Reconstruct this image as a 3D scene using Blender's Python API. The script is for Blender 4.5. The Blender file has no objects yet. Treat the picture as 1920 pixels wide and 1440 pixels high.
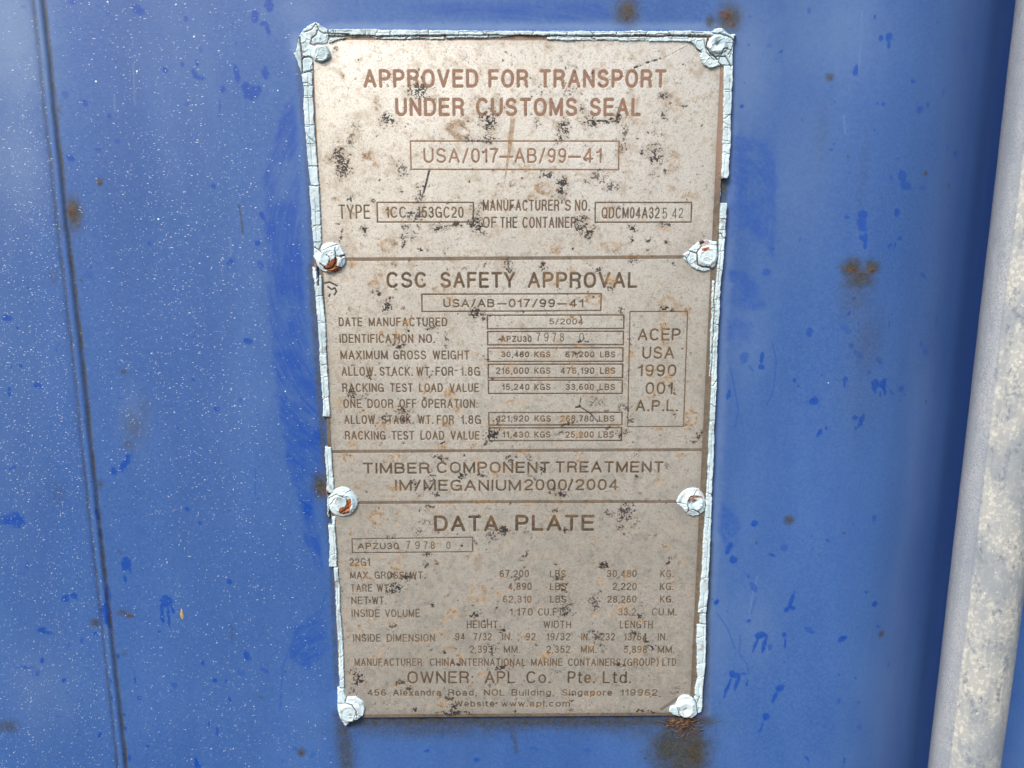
import bpy, math, random
import numpy as np

# ------------------------------------------------------------------ camera
F = 1442.0                                   # focal length in pixels of a 1920 wide picture
def homog(src, dst):
    A = []
    for (x, y), (u, v) in zip(src, dst):
        A += [[x, y, 1, 0, 0, 0, -u*x, -u*y, -u], [0, 0, 0, x, y, 1, -v*x, -v*y, -v]]
    return np.linalg.svd(np.array(A, float))[2][-1].reshape(3, 3)
PW, PH = 180.0, 330.0                        # the data plate in millimetres
Hm = homog([(0, 0), (PW, 0), (PW, -PH), (0, -PH)], [(587.4, 73.5), (1358, 77), (1300.5, 1344.5), (651, 1347)])
K = np.array([[F, 0, 960], [0, F, 720], [0, 0, 1.0]])
M = np.linalg.inv(K) @ Hm
if M[2, 2] < 0: M = -M
lam = (np.linalg.norm(M[:, 0]) + np.linalg.norm(M[:, 1])) / 2
r1 = M[:, 0]/np.linalg.norm(M[:, 0]); r2 = M[:, 1]/np.linalg.norm(M[:, 1])
s = (r1+r2); d = (r1-r2); s /= np.linalg.norm(s); d /= np.linalg.norm(d)
r1, r2 = (s+d)/math.sqrt(2), (s-d)/math.sqrt(2)
r3 = np.cross(r1, r2); R = np.stack([r1, r2, r3], 1); T = M[:, 2]/lam
CAM = -R.T @ T                               # camera in plate space (u right, v up, w out), mm
X0, Z0 = -0.090, 1.60
def world(u, v, h):                          # u right, v DOWN, h towards the viewer, mm -> metres
    return (u/1000+X0, -h/1000, -v/1000+Z0)
def mm(px, py, h=0.0):                       # the point of the plane h that this viewing ray meets
    dv = R.T @ np.array([(px-960)/F, (py-720)/F, 1.0])
    t = (h-CAM[2])/dv[2]
    p = CAM + t*dv
    return p[0], -p[1]

sc = bpy.context.scene
cd = bpy.data.cameras.new('camera'); cam = bpy.data.objects.new('camera', cd); sc.collection.objects.link(cam)
cd.sensor_width = 36; cd.lens = F/1920*36; cd.clip_start = 0.01; cd.clip_end = 50
from mathutils import Matrix, Vector
P2W = np.array([[1, 0, 0], [0, 0, -1], [0, 1, 0]], float)      # plate axes -> world axes
Rcw = P2W @ R.T @ np.diag([1, -1, -1])
cw = world(CAM[0], -CAM[1], CAM[2])
cam.matrix_world = Matrix([[*Rcw[0], cw[0]], [*Rcw[1], cw[1]], [*Rcw[2], cw[2]], [0, 0, 0, 1]])
sc.camera = cam

# ------------------------------------------------------------------ light
SUN_EL, SUN_AZ = 48.0, -36.0                  # azimuth: degrees to the right of straight in front of the door
w = bpy.data.worlds.new('World'); sc.world = w; w.use_nodes = True
nt = w.node_tree; bg = nt.nodes['Background']
sky = nt.nodes.new('ShaderNodeTexSky'); sky.sky_type = 'NISHITA'; sky.sun_disc = False
sky.sun_elevation = math.radians(SUN_EL); sky.sun_rotation = math.radians(180-SUN_AZ)
sky.dust_density = 4.0; sky.air_density = 1.0; sky.ozone_density = 0.6
nt.links.new(sky.outputs[0], bg.inputs[0]); bg.inputs[1].default_value = 0.115
sl = bpy.data.lights.new('sun', 'SUN'); sl.energy = 2.5; sl.angle = math.radians(17); sl.color = (1.0, 0.95, 0.87)
so = bpy.data.objects.new('sun', sl); sc.collection.objects.link(so)
sd = Vector((math.sin(math.radians(SUN_AZ))*math.cos(math.radians(SUN_EL)), -math.cos(math.radians(SUN_AZ))*math.cos(math.radians(SUN_EL)), math.sin(math.radians(SUN_EL))))
so.rotation_euler = sd.to_track_quat('Z', 'Y').to_euler(); so.location = (1, -2, 3)
sc.view_settings.view_transform = 'Standard'; sc.view_settings.look = 'None'
sc.view_settings.gamma = 1; sc.view_settings.use_curve_mapping = False
sc.view_settings.exposure = 0.72

# ------------------------------------------------------------------ numpy helpers
rng = np.random.RandomState(7); random.seed(7)
TAB = [np.random.RandomState(100+i).rand(256, 256).astype(np.float32) for i in range(8)]
def vn(U, V, cell, seed=0):
    x = U/cell+1000.37+seed*17.3; y = V/cell+1000.71+seed*9.1
    xi = np.floor(x).astype(np.int32); yi = np.floor(y).astype(np.int32)
    fx = (x-xi).astype(np.float32); fy = (y-yi).astype(np.float32)
    fx = fx*fx*(3-2*fx); fy = fy*fy*(3-2*fy)
    t = TAB[seed % 8]; a = xi & 255; b = yi & 255; a1 = (xi+1) & 255; b1 = (yi+1) & 255
    return (t[b, a]*(1-fx)+t[b, a1]*fx)*(1-fy)+(t[b1, a]*(1-fx)+t[b1, a1]*fx)*fy
def fbm(U, V, cell, seed=0, n=3):
    s = 0; a = 1.0; tot = 0
    for i in range(n):
        s = s+a*vn(U, V, cell/2**i, seed+i); tot += a; a *= 0.55
    return s/tot
def sst(x, a, b):
    t = np.clip((x-a)/(b-a), 0, 1); return t*t*(3-2*t)
def seg_d(U, V, x0, y0, x1, y1):
    dx, dy = x1-x0, y1-y0; L = dx*dx+dy*dy
    t = np.clip(((U-x0)*dx+(V-y0)*dy)/L, 0, 1) if L > 1e-9 else 0
    return np.hypot(U-x0-t*dx, V-y0-t*dy)
class Grid:
    def __init__(s, us, vs):
        s.us, s.vs = us.astype(np.float32), vs.astype(np.float32)
        s.U, s.V = np.meshgrid(s.us, s.vs)
    def z(s, v=0.0): return np.full(s.U.shape, v, np.float32)
    def win(s, x0, x1, y0, y1):
        a, b = np.searchsorted(s.us, [x0, x1]); c, e = np.searchsorted(s.vs, [y0, y1])
        return slice(max(c-1, 0), e+1), slice(max(a-1, 0), b+1)
def line(g, arr, pts, hw, aa, amp=1.0):
    for (x0, y0), (x1, y1) in zip(pts[:-1], pts[1:]):
        m = hw+aa; W = g.win(min(x0, x1)-m, max(x0, x1)+m, min(y0, y1)-m, max(y0, y1)+m)
        if arr[W].size == 0: continue
        dd = seg_d(g.U[W], g.V[W], x0, y0, x1, y1)
        arr[W] = np.maximum(arr[W], amp*np.clip((hw-dd)/aa+0.5, 0, 1))
def poly_sdf(U, V, P):
    ins = np.zeros(U.shape, bool); dm = np.full(U.shape, 1e9, np.float32)
    n = len(P)
    for i in range(n):
        x0, y0 = P[i]; x1, y1 = P[(i+1) % n]
        dm = np.minimum(dm, seg_d(U, V, x0, y0, x1, y1))
        if y0 != y1:
            c = ((y0 > V) != (y1 > V)) & (U < (x1-x0)*(V-y0)/(y1-y0)+x0); ins ^= c
    return np.where(ins, dm, -dm)

col = sc.collection
def mesh_from_grid(name, g, Hh, fmask, attrs, mat, parent=None):
    """one mesh out of the cells of a grid where fmask holds; h gives the relief in mm"""
    ny, nx = g.U.shape
    cells = np.flatnonzero(fmask.ravel())
    if len(cells) == 0: return None
    r, c = cells//(nx-1), cells % (nx-1)
    i0 = r*nx+c
    q = np.stack([i0, i0+nx, i0+nx+1, i0+1], 1)         # v grows downwards: this order faces the viewer
    used = np.zeros(nx*ny, bool); used[q.ravel()] = True
    idx = np.flatnonzero(used); rem = np.zeros(nx*ny, np.int32); rem[idx] = np.arange(len(idx))
    q = rem[q].astype(np.int32)
    co = np.empty((len(idx), 3), np.float32)
    co[:, 0] = g.U.ravel()[idx]/1000+X0; co[:, 1] = -Hh.ravel()[idx]/1000; co[:, 2] = -g.V.ravel()[idx]/1000+Z0
    me = bpy.data.meshes.new(name)
    me.vertices.add(len(idx)); me.vertices.foreach_set('co', co.ravel())
    me.loops.add(q.size); me.loops.foreach_set('vertex_index', q.ravel())
    me.polygons.add(len(q)); me.polygons.foreach_set('loop_start', np.arange(0, q.size, 4, dtype=np.int32))
    me.polygons.foreach_set('use_smooth', np.ones(len(q), bool))
    for an, chans in attrs.items():
        a = me.attributes.new(an, 'FLOAT_COLOR', 'POINT')
        buf = np.stack([ch.ravel()[idx] for ch in chans], 1).astype(np.float32)
        a.data.foreach_set('color', buf.ravel())
    me.update(calc_edges=True)
    me.materials.append(mat)
    o = bpy.data.objects.new(name, me); col.objects.link(o)
    if parent: o.parent = parent
    return o
def mesh_raw(name, verts, faces, mat, parent=None, smooth=True):
    me = bpy.data.meshes.new(name); me.from_pydata(verts, [], faces); me.materials.append(mat)
    if smooth: me.polygons.foreach_set('use_smooth', [True]*len(me.polygons))
    me.update(); o = bpy.data.objects.new(name, me); col.objects.link(o)
    if parent: o.parent = parent
    return o
def tag(o, label=None, cat=None, group=None, kind=None):
    if label: o['label'] = label
    if cat: o['category'] = cat
    if group: o['group'] = group
    if kind: o['kind'] = kind
    return o

# ------------------------------------------------------------------ materials
class NT:
    def __init__(s, name):
        s.m = bpy.data.materials.new(name); s.m.use_nodes = True; s.t = s.m.node_tree
        s.b = s.t.nodes['Principled BSDF']; s.tc = s.t.nodes.new('ShaderNodeTexCoord')
    def n(s, typ, **kw):
        x = s.t.nodes.new(typ)
        for k, v in kw.items(): setattr(x, k, v)
        return x
    def l(s, a, b): s.t.links.new(a, b)
    def noise(s, scale, detail=3, stretch=(1, 1, 1), rough=0.55, dist=0):
        mp = s.n('ShaderNodeMapping'); mp.inputs['Scale'].default_value = stretch
        s.l(s.tc.outputs['Object'], mp.inputs[0])
        x = s.n('ShaderNodeTexNoise'); x.inputs['Scale'].default_value = scale; x.inputs['Detail'].default_value = detail
        x.inputs['Roughness'].default_value = rough; x.inputs['Distortion'].default_value = dist
        s.l(mp.outputs[0], x.inputs['Vector']); return x.outputs['Fac']
    def ramp(s, src, a, b, lo=0.0, hi=1.0):
        x = s.n('ShaderNodeMapRange'); x.interpolation_type = 'SMOOTHSTEP'
        s.l(src, x.inputs[0]); x.inputs[1].default_value = a; x.inputs[2].default_value = b
        x.inputs[3].default_value = lo; x.inputs[4].default_value = hi; return x.outputs[0]
    def mix(s, f, a, b, mode='MIX'):
        x = s.n('ShaderNodeMix', data_type='RGBA', blend_type=mode)
        for sock, v in ((x.inputs[0], f), (x.inputs[6], a), (x.inputs[7], b)):
            if isinstance(v, (int, float)): sock.default_value = v
            elif isinstance(v, tuple): sock.default_value = (*v, 1)
            else: s.l(v, sock)
        return x.outputs[2]
    def mth(s, op, a, b=None):
        x = s.n('ShaderNodeMath', operation=op)
        for sock, v in ((x.inputs[0], a), (x.inputs[1], b)):
            if v is None: continue
            if isinstance(v, (int, float)): sock.default_value = v
            else: s.l(v, sock)
        return x.outputs[0]
    def attr(s, name):
        a = s.n('ShaderNodeAttribute'); a.attribute_name = name
        sp = s.n('ShaderNodeSeparateColor'); s.l(a.outputs['Color'], sp.inputs[0])
        return sp.outputs[0], sp.outputs[1], sp.outputs[2], a.outputs['Alpha']
    def bump(s, src, strength, dist=0.0002, prev=None):
        x = s.n('ShaderNodeBump'); x.inputs['Strength'].default_value = strength; x.inputs['Distance'].default_value = dist
        s.l(src, x.inputs['Height'])
        if prev is not None: s.l(prev, x.inputs['Normal'])
        s.l(x.outputs[0], s.b.inputs['Normal']); return x.outputs[0]
    def out(s, c=None, rough=None, metal=None, spec=None):
        for k, v in (('Base Color', c), ('Roughness', rough), ('Metallic', metal), ('Specular IOR Level', spec)):
            if v is None: continue
            i = s.b.inputs[k]
            if isinstance(v, (int, float)): i.default_value = v
            elif isinstance(v, tuple): i.default_value = (*v, 1)
            else: s.l(v, i)
        return s.m

def azi(px, py):
    dv = R.T @ np.array([(px-960)/F, (py-720)/F, 1.0]); return math.atan2(dv[0], -dv[2])
aL, aR = azi(1739, 1440), azi(1877, 1440); RR = 17.0
Dd = RR/math.sin((aR-aL)/2); am = (aR+aL)/2
ru, rh = CAM[0]+Dd*math.sin(am), CAM[2]-Dd*math.cos(am)
print('rod centre', ru, rh, 'cam', CAM)
ROD_X = ru/1000+X0
def mat_door():
    s = NT('faded_blue_paint'); deep, rust, olive, chalk = s.attr('wear')
    n1 = s.noise(9, 4); n2 = s.noise(60, 4, (1, 1, 0.35)); n3 = s.noise(900, 2); n4 = s.noise(2600, 1)
    c = s.mix(s.ramp(n1, .3, .7), (0.030, 0.092, 0.292), (0.045, 0.118, 0.332))
    c = s.mix(s.ramp(n2, .35, .7, 0, .35), c, (0.026, 0.088, 0.30))
    c = s.mix(s.mth('MULTIPLY', s.ramp(n3, .3, .75), .30), c, (0.10, 0.19, 0.40))
    c = s.mix(s.mth('MULTIPLY', s.ramp(n4, .5, .8), .3), c, (0.02, 0.06, 0.26))
    c = s.mix(s.ramp(s.noise(22, 4, (1, 1, .08)), .42, .68, 0, .36), c, (0.030, 0.080, 0.25))
    c = s.mix(s.ramp(s.noise(14, 5, (1, 1, .3), .6, .5), .48, .70, 0, .35), c, (0.085, 0.165, 0.36))
    c = s.mix(chalk, c, (0.23, 0.325, 0.46))
    c = s.mix(deep, c, (0.008, 0.058, 0.32))
    c = s.mix(olive, c, s.mix(s.ramp(n3, .3, .7), (0.030, 0.036, 0.033), (0.060, 0.058, 0.042)))
    c = s.mix(rust, c, s.mix(s.ramp(s.noise(500, 3), .35, .65), (0.04, 0.018, 0.010), (0.14, 0.050, 0.022)))
    s.bump(s.mth('ADD', n3, s.mth('MULTIPLY', n4, .6)), .30, .00018)
    rg = s.mth('ADD', s.mth('MULTIPLY', deep, -.12), .5)
    rg = s.mth('ADD', rg, s.mth('MULTIPLY', rust, .35))
    return s.out(c, s.mth('SUBTRACT', rg, .02), 0.0, .42)
def mat_plate():
    s = NT('weathered_steel'); rust, black, letter, pale = s.attr('wear')
    n1 = s.noise(16, 4); n2 = s.noise(130, 5, dist=.6); n3 = s.noise(1300, 3); nb = s.noise(260, 4, (.12, 1, 1.6))
    c = s.mix(s.ramp(n1, .3, .7), (0.645, 0.625, 0.565), (0.74, 0.72, 0.67))
    c = s.mix(s.ramp(n2, .48, .72, 0, .6), c, (0.35, 0.30, 0.235))
    c = s.mix(s.ramp(s.noise(480, 4, dist=.8), .52, .72, 0, .55), c, (0.32, 0.275, 0.215))
    c = s.mix(s.ramp(n2, .25, .45, .35, 0), c, (0.78, 0.73, 0.66))
    c = s.mix(s.ramp(n3, .48, .70, 0, .55), c, (0.31, 0.28, 0.23))
    c = s.mix(pale, c, (0.30, 0.27, 0.24))
    lc = s.mix(s.ramp(s.noise(90, 3), .35, .65), (0.055, 0.038, 0.022), (0.105, 0.068, 0.038))
    lc = s.mix(s.ramp(n3, .45, .7, 0, .25), lc, (0.30, 0.22, 0.15))
    sx = s.n('ShaderNodeSeparateXYZ'); s.l(s.tc.outputs['Object'], sx.inputs[0])
    lc = s.mix(s.ramp(sx.outputs[2], Z0-.075, Z0-.045, 0, .8), lc, (0.27, 0.155, 0.105))
    c = s.mix(letter, c, lc)
    rc = s.mix(s.ramp(s.noise(400, 3), .35, .65), (0.13, 0.075, 0.034), (0.36, 0.225, 0.105))
    c = s.mix(rust, c, rc)
    c = s.mix(black, c, s.mix(s.ramp(n3, .35, .7), (0.012, 0.011, 0.013), (0.06, 0.05, 0.05)))
    h = s.mth('ADD', s.mth('MULTIPLY', n3, .6), s.mth('MULTIPLY', nb, .5))
    h = s.mth('ADD', h, s.mth('MULTIPLY', black, -1.0))
    s.bump(h, .25, .00012)
    keep = s.mth('SUBTRACT', 1.0, s.mth('MAXIMUM', black, s.mth('MAXIMUM', s.mth('MULTIPLY', letter, .8), rust)))
    return s.out(c, s.ramp(n2, .3, .7, .42, .6), s.mth('MULTIPLY', keep, .75), .5)
def mat_seal():
    s = NT('cracked_pale_blue_sealant'); crack_shade, rust, tone, dirt = s.attr('wear')
    n1 = s.noise(150, 4, (1, 1, .5)); n3 = s.noise(900, 4)
    c = s.mix(s.ramp(n1, .35, .65), (0.43, 0.565, 0.63), (0.60, 0.725, 0.78))
    c = s.mix(tone, c, (0.36, 0.47, 0.52))
    c = s.mix(s.ramp(n3, .55, .8, 0, .35), c, (0.30, 0.36, 0.36))
    c = s.mix(dirt, c, (0.16, 0.13, 0.10))
    c = s.mix(rust, c, s.mix(s.ramp(n3, .35, .65), (0.09, 0.025, 0.012), (0.32, 0.11, 0.04)))
    c = s.mix(crack_shade, c, (0.03, 0.022, 0.018))
    s.bump(s.mth('ADD', n3, n1), .35, .0002)
    return s.out(c, .48, 0, .45)
def mat_rod():
    s = NT('galvanised_steel')
    n1 = s.noise(60, 5, (1, 1, .5)); n2 = s.noise(520, 6, (1, 1, .8)); n3 = s.noise(1500, 3); n5 = s.noise(150, 6, (1, 1, .4), .7)
    n4 = s.noise(560, 2)
    c = s.mix(s.ramp(n1, .36, .62), (0.25, 0.285, 0.32), (0.38, 0.395, 0.385))
    pt = s.mth('MULTIPLY', s.ramp(n2, .50, .60), s.ramp(n1, .40, .62, .15, .85))
    c = s.mix(pt, c, (0.55, 0.55, 0.505))
    c = s.mix(s.mth('MULTIPLY', s.ramp(n5, .52, .60), s.ramp(n2, .38, .56, .75, .1)), c, (0.12, 0.155, 0.20))
    c = s.mix(s.ramp(n3, .5, .75, 0, .4), c, (0.24, 0.25, 0.26))
    c = s.mix(s.ramp(s.noise(30, 4, (2.6, 2.6, .12)), .5, .7, 0, .35), c, (0.27, 0.29, 0.31))
    c = s.mix(s.ramp(n4, .66, .72, 0, .6), c, (0.66, 0.665, 0.63))
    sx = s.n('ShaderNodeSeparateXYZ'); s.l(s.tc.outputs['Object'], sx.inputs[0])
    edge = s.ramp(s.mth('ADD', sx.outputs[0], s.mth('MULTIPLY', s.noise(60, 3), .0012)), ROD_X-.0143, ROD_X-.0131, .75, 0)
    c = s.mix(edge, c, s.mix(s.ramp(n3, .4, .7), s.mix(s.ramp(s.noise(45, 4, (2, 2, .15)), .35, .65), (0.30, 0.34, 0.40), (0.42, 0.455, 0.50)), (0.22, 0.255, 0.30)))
    s.bump(s.mth('ADD', n3, s.mth('MULTIPLY', n2, .5)), .28, .0002)
    return s.out(c, s.ramp(n2, .3, .7, .55, .75), .1, .35)
def mat_flat(name, c, rough=.6, c2=None, sc_=400):
    s = NT(name); k = s.mix(s.ramp(s.noise(sc_, 3), .35, .65), c, c2 or c)
    s.bump(s.noise(sc_*2, 3), .3, .0002); return s.out(k, rough, 0, .4)
M_DOOR, M_PLATE, M_SEAL, M_ROD = mat_door(), mat_plate(), mat_seal(), mat_rod()
M_FLECK = mat_flat('white_paint_fleck', (0.72, 0.78, 0.86), .5, (0.40, 0.50, 0.68), 120)

DOORH = -1.6                                 # door skin lies this far behind the face of the plate
# ------------------------------------------------------------------ container door (dense relief mesh)
us = np.concatenate([np.arange(-480, -156, 6), np.arange(-156, 352, .5), np.arange(352, 620, 4)])
vs = np.concatenate([np.arange(-260, -24, 6), np.arange(-24, 358, .5), np.arange(358, 620, 6)])
D = Grid(us, vs)
u_in, v_in = mm(1700, 720, DOORH)
Hd = D.z(DOORH)
# the skin bends back into the corrugation towards the lock rod
tt = np.clip(D.U-(u_in-26), 0, 118); Hd -= np.where(tt < 74, .0074*tt*tt, .0074*74*74+(tt-74)*1.095)
tt = np.clip((D.U-(u_in+140))/90, 0, 1); Hd += (.0074*74*74+44*1.095)*(tt*tt*(3-2*tt))
Hd += .35*(fbm(D.U, D.V, 60, 1, 2)-.5)
deep, rust, olive, chalk = D.z(), D.z(), D.z(), D.z()
# welded seam on the left: two shallow valleys with a flat bead between them
ga = [mm(x, y, DOORH)[0] for x, y in ((62, 0), (107, 420), (163, 900), (218, 1400))]
gb = [mm(x, y, DOORH)[0] for x, y in ((77, 0), (122, 420), (180, 900), (240, 1400))]
ua, ub = float(np.mean(ga)), float(np.mean(gb))
wob = .5*(vn(D.U*0, D.V, 30, 2)-.5)+.35*(vn(D.U*0, D.V, 6, 3)-.5)
da, db = D.U-ua-wob, D.U-ub-wob
Hd += -.30*np.exp(-(da/.7)**2)-.50*np.exp(-(db/.9)**2)+.55*np.exp(-((D.U-(ua+ub)/2)/1.6)**2)+.25*sst(-da, 0, 3)
gn = vn(D.U, D.V, 5, 4)
olive = np.maximum(olive, .62*np.exp(-(da/.80)**2)*(.5+.7*gn))
olive = np.maximum(olive, .85*np.exp(-((db-.1)/1.0)**2)*(.6+.6*gn))
rn1 = fbm(D.U, D.V, 1.6, 1); rn2 = fbm(D.U, D.V, 4.0, 5); rn3 = fbm(D.U, D.V, .9, 3, 2)
def blob(x, y, rx, ry, ang=0, s=1.0, arr=None, soft=.11, jag=.95, h=DOORH):
    arr = deep if arr is None else arr
    cx, cy = mm(x, y, h); sx = abs(mm(x+10, y, h)[0]-cx)/10
    rx, ry = rx*sx, ry*sx; m = 1.7*max(rx, ry)+.6
    W = D.win(cx-m, cx+m, cy-m, cy+m); U, V = D.U[W]-cx, D.V[W]-cy
    a = math.radians(ang); p = U*math.cos(a)+V*math.sin(a); q = -U*math.sin(a)+V*math.cos(a)
    r = np.hypot(p/max(rx, .35), q/max(ry, .35))+jag*(rn1[W]-.5)+.7*jag*(rn2[W]-.5)
    k = s*(1-sst(r, 1-soft, 1+soft))
    arr[W] = np.maximum(arr[W], k*(.72+.5*(rn3[W]-.2)))
BL = """136,4,6,4 258,18,11,8,30 201,25,5,4,0,.6 348,36,5,6 504,10,8,14 478,32,7,10 495,45,8,4 503,57,4,10,-20 310,131,6,6 342,121,3,4 369,119,3,6
377,93,4,5,0,.5 365,137,4,7,-30 374,146,12,4,5 444,137,6,17,-10 497,137,6,12 460,162,7,9 472,175,15,12 485,168,5,7 419,168,5,7 412,205,1.6,18,8 159,193,6,6 122,177,7,6,0,.6
205,218,4,4 220,265,6,5,0,.6 184,280,5,3 132,297,9,5,15 400,349,4,4 492,405,5,8,-30 352,195,6,5,0,.5 442,82,2,5,0,.6 15,597,11,6 33,615,3,4 73,723,7,8 18,733,3,12 40,686,3,4
432,491,8,4,-35 483,456,6,5 490,497,7,10,-15,.7 280,457,3,5 464,640,9,8 548,580,6,4,0,.6 362,712,3,3 452,752,6,7,0,.5 407,766,5,4 106,655,2,4 167,516,10,8,0,.4 363,632,3,4,0,.5
28,975,19,15 214,883,5,8 235,868,7,19,35 20,880,11,2,-28 236,1058,8,14,8 241,1062,3,17,-10,.8 234,1085,2.4,12 12,1062,6,12,20,.7 50,1065,3,12,15,.7 122,1122,11,6,-35 138,1116,8,6,20 79,1182,9,7,20 92,1186,6,3,10
196,1150,8,20 205,1158,5,24 312,1128,13,11 304,1150,3.5,24 316,1152,3,26 323,1142,4,12,-15 183,965,4,13,-8 188,1000,3,9 202,1112,5,17 430,1090,5,5 352,955,5,4 375,980,3,3 462,1230,6,10 468,1236,6,3,-20 70,1265,1,1
52,1250,5,5 72,1262,3,10,15,.7 80,1238,4,7,15 120,1275,4,7,35 298,1185,4,2,-25 430,1172,3,3 180,1187,5,4 154,1200,3,6,15,.8 253,1276,2,8 327,1285,8,6,30,.5 261,1309,5,4 210,1310,3,5 208,1277,2,5 277,1400,4,2.5 188,1377,4,7,10
234,1366,2.5,5 232,1340,3,3 242,1421,3,8 407,1371,2.4,10 392,1358,1.6,5 430,1310,4,8,-12 424,1276,1.6,7,15 403,1276,5,4 380,1243,3,4 370,1433,6,6,30 368,1425,3,6,-20 495,1257,10,4,40,.5 452,1262,12,5,35,.4 553,1403,4,5,0,.5 587,1415,4,8,30,.5 130,1210,2,6,20,.6
20,690,2,6,30,.6 53,540,2,6,20,.7 221,1231,4,5 45,12,5,3,0,.4 585,1225,10,6,-40,.3 800,1408,7,3,-20,.9 893,1425,5,5,0,.9 1001,1404,10,3,5,.5 1100,1407,7,5,0,.4 830,1375,3,9,0,.5
1517,20,4,5,0,.7 1641,32,2.5,4 1652,70,4,6 1667,70,6,8 1667,82,2.5,7 1605,131,6,11 1718,151,6,3 1444,85,4,4,0,.5 1464,97,4,2,-30 1646,193,3,3 1656,194,4,4 1731,204,7,7,0,.7 1751,193,3,4 1789,168,2,9 1696,330,9,10,0,.8 1703,348,12,7,20,.8 1672,332,5,6,0,.5
1743,350,6,4,0,.6 1684,398,7,8 1617,402,9,9 1588,407,5,3 1564,270,2.4,3 1558,280,4,3 1391,199,5,4 1830,281,7,5,20 1806,272,5,5,0,.5 1440,85,3,5,0,.4 1763,268,3,2 1850,70,12,14,0,.4 1687,296,5,1.5 1842,35,4,6,0,.4
1616,420,9,14,-25 1623,448,4,16 1617,446,6,5,20 1437,510,7,6,0,.7 1601,559,5,4,20,.7 1592,588,2.5,7,20 1518,622,5,9,0,.8 1587,618,12,5,35,.4 1596,647,4,4,0,.7 1606,662,16,5,40,.45 1652,678,9,4,50,.5 1585,712,4,8,8 1584,722,2,6 1642,722,8,11 1642,733,4,6
1659,722,8,11 1663,735,3,9,-10 1654,738,1.5,8 1677,738,8,3,45,.6 1700,732,6,5,0,.7 1709,745,4,3,0,.5 1631,697,4,5,15,.5 1429,668,4,11,5 1427,688,5,5 1395,672,8,11,0,.6 1408,690,8,3,50,.4 1490,714,4,4 1497,724,2,4,-30 1526,751,8,7 1603,784,5,4 1615,790,5,13,18 1536,812,4,8,30
1549,804,2,5 1605,803,2.4,4 1747,649,2.5,7 1755,658,4,4,0,.6 1763,667,9,5,15,.7 1750,520,8,3,40 1790,607,3.5,14,0,.7 1792,745,5,5,0,.6 1366,740,3,9,10 1541,704,3,3,0,.5 1720,630,2,5,-20 1671,608,1.5,5 1671,460,2,6,30 1681,460,2,5,20 1740,428,3,6,-20,.6 1500,450,1.6,5 1692,447,4,3
1415,982,6,6,-20 1374,1048,8,7 1367,1027,5,14,20 1470,1027,6,7,0,.6 1448,1041,7,3,20,.8 1643,975,5,6,0,.6 1553,1014,6,2,30 1412,1100,10,6,60,.6 1484,1125,4,22,14 1475,1142,5,6,10 1487,1140,4,5,-30 1403,1081,2,6,-20 1648,1139,6,7 1628,1114,4,3,20 1343,1129,5,6
1427,1190,11,7 1434,1205,4,16,12 1417,1208,3,16,18 1471,1190,4,6 1472,1205,2.5,9 1444,1214,4,8,0,.7 1518,1182,11,5,35,.6 1580,1198,10,5,-15 1655,1184,6,2.4,35 1404,1164,4,4 1535,1175,..,.. 1376,1265,9,8,10 1383,1278,3.5,17,15 1364,1290,3,22,18 1463,1292,10,8,-20 1453,1307,4,13,22 1436,1345,6,10,15 1428,1362,1.6,14,14
1683,1267,4,7 1607,1275,2,3 1587,1430,6,5 1617,1370,6,5,0,.5 1513,1422,2,5,-40 1395,1263,5,4,20,.7 1401,1280,2,6 1573,1315,4,6,0,.6""".split()
for t in BL:
    p = t.split(',')
    if '..' in t: continue
    p = [float(k) for k in p]
    p += [0, 1][max(len(p)-4, 0):] if len(p) < 6 else []
    blob(p[0], p[1], p[2], p[3], p[4], p[5]*.95)
for i in range(420):                           # small scattered nicks
    x = rng.uniform(0, 1900); y = rng.uniform(0, 1440); blob(x, y, rng.uniform(.8, 2.2), rng.uniform(.8, 3), rng.uniform(-40, 40), rng.uniform(.4, .9), jag=.3)
# places wiped with a rag or a brush, with the strokes showing
def wiped(pts, amp, arcs, soft=2.5, freq=.45, shift=0, scratch=.8):
    P = [mm(x, y, DOORH) for x, y in pts]; xs = [p[0] for p in P]; ys = [p[1] for p in P]
    W = D.win(min(xs)-5, max(xs)+5, min(ys)-5, max(ys)+5)
    U = D.U[W]+3*(rn2[W]-.5); V = D.V[W]+3*(rn1[W]-.5)
    sd_ = poly_sdf(U, V, P); cx, cy = mm(*arcs, DOORH)
    rad = np.hypot(D.U[W]-cx, D.V[W]-cy); th = np.arctan2(D.V[W]-cy, D.U[W]-cx)*8
    st = vn(rad, th, freq, 6)*.6+vn(rad, th, freq*2.7, 3)*.4
    big = fbm(D.U[W], D.V[W], 9, 2)
    k = amp*sst(sd_, -soft*.3, soft)*np.clip(.35+1.5*(st-.42)*scratch+1.4*(big-.4), 0, 1)
    deep[W] = np.maximum(deep[W], k)
wiped([(552, 172), (560, 240), (568, 400), (575, 560), (595, 700), (604, 800), (608, 860), (560, 880), (535, 850), (520, 780), (505, 640), (495, 480), (492, 330), (512, 250), (530, 200)], .75, (900, 500))
wiped([(535, 800), (606, 800), (606, 890), (590, 960), (575, 1000), (545, 905), (530, 860)], 1.0, (760, 600), scratch=.5)
wiped([(555, 900), (580, 930), (600, 1000), (612, 1080), (596, 1070), (570, 1010)], .7, (300, 1100))
wiped([(545, 1180), (612, 1130), (618, 1220), (575, 1260), (540, 1235)], .6, (700, 1400), freq=.6)
wiped([(1376, 250), (1410, 255), (1450, 262), (1458, 285), (1458, 420), (1452, 500), (1430, 460), (1400, 430), (1378, 440), (1366, 470), (1362, 420), (1366, 330)], .52, (1330, 420))
wiped([(1365, 500), (1400, 505), (1425, 540), (1440, 575), (1400, 590), (1362, 570)], .55, (1360, 600), freq=.4)
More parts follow.
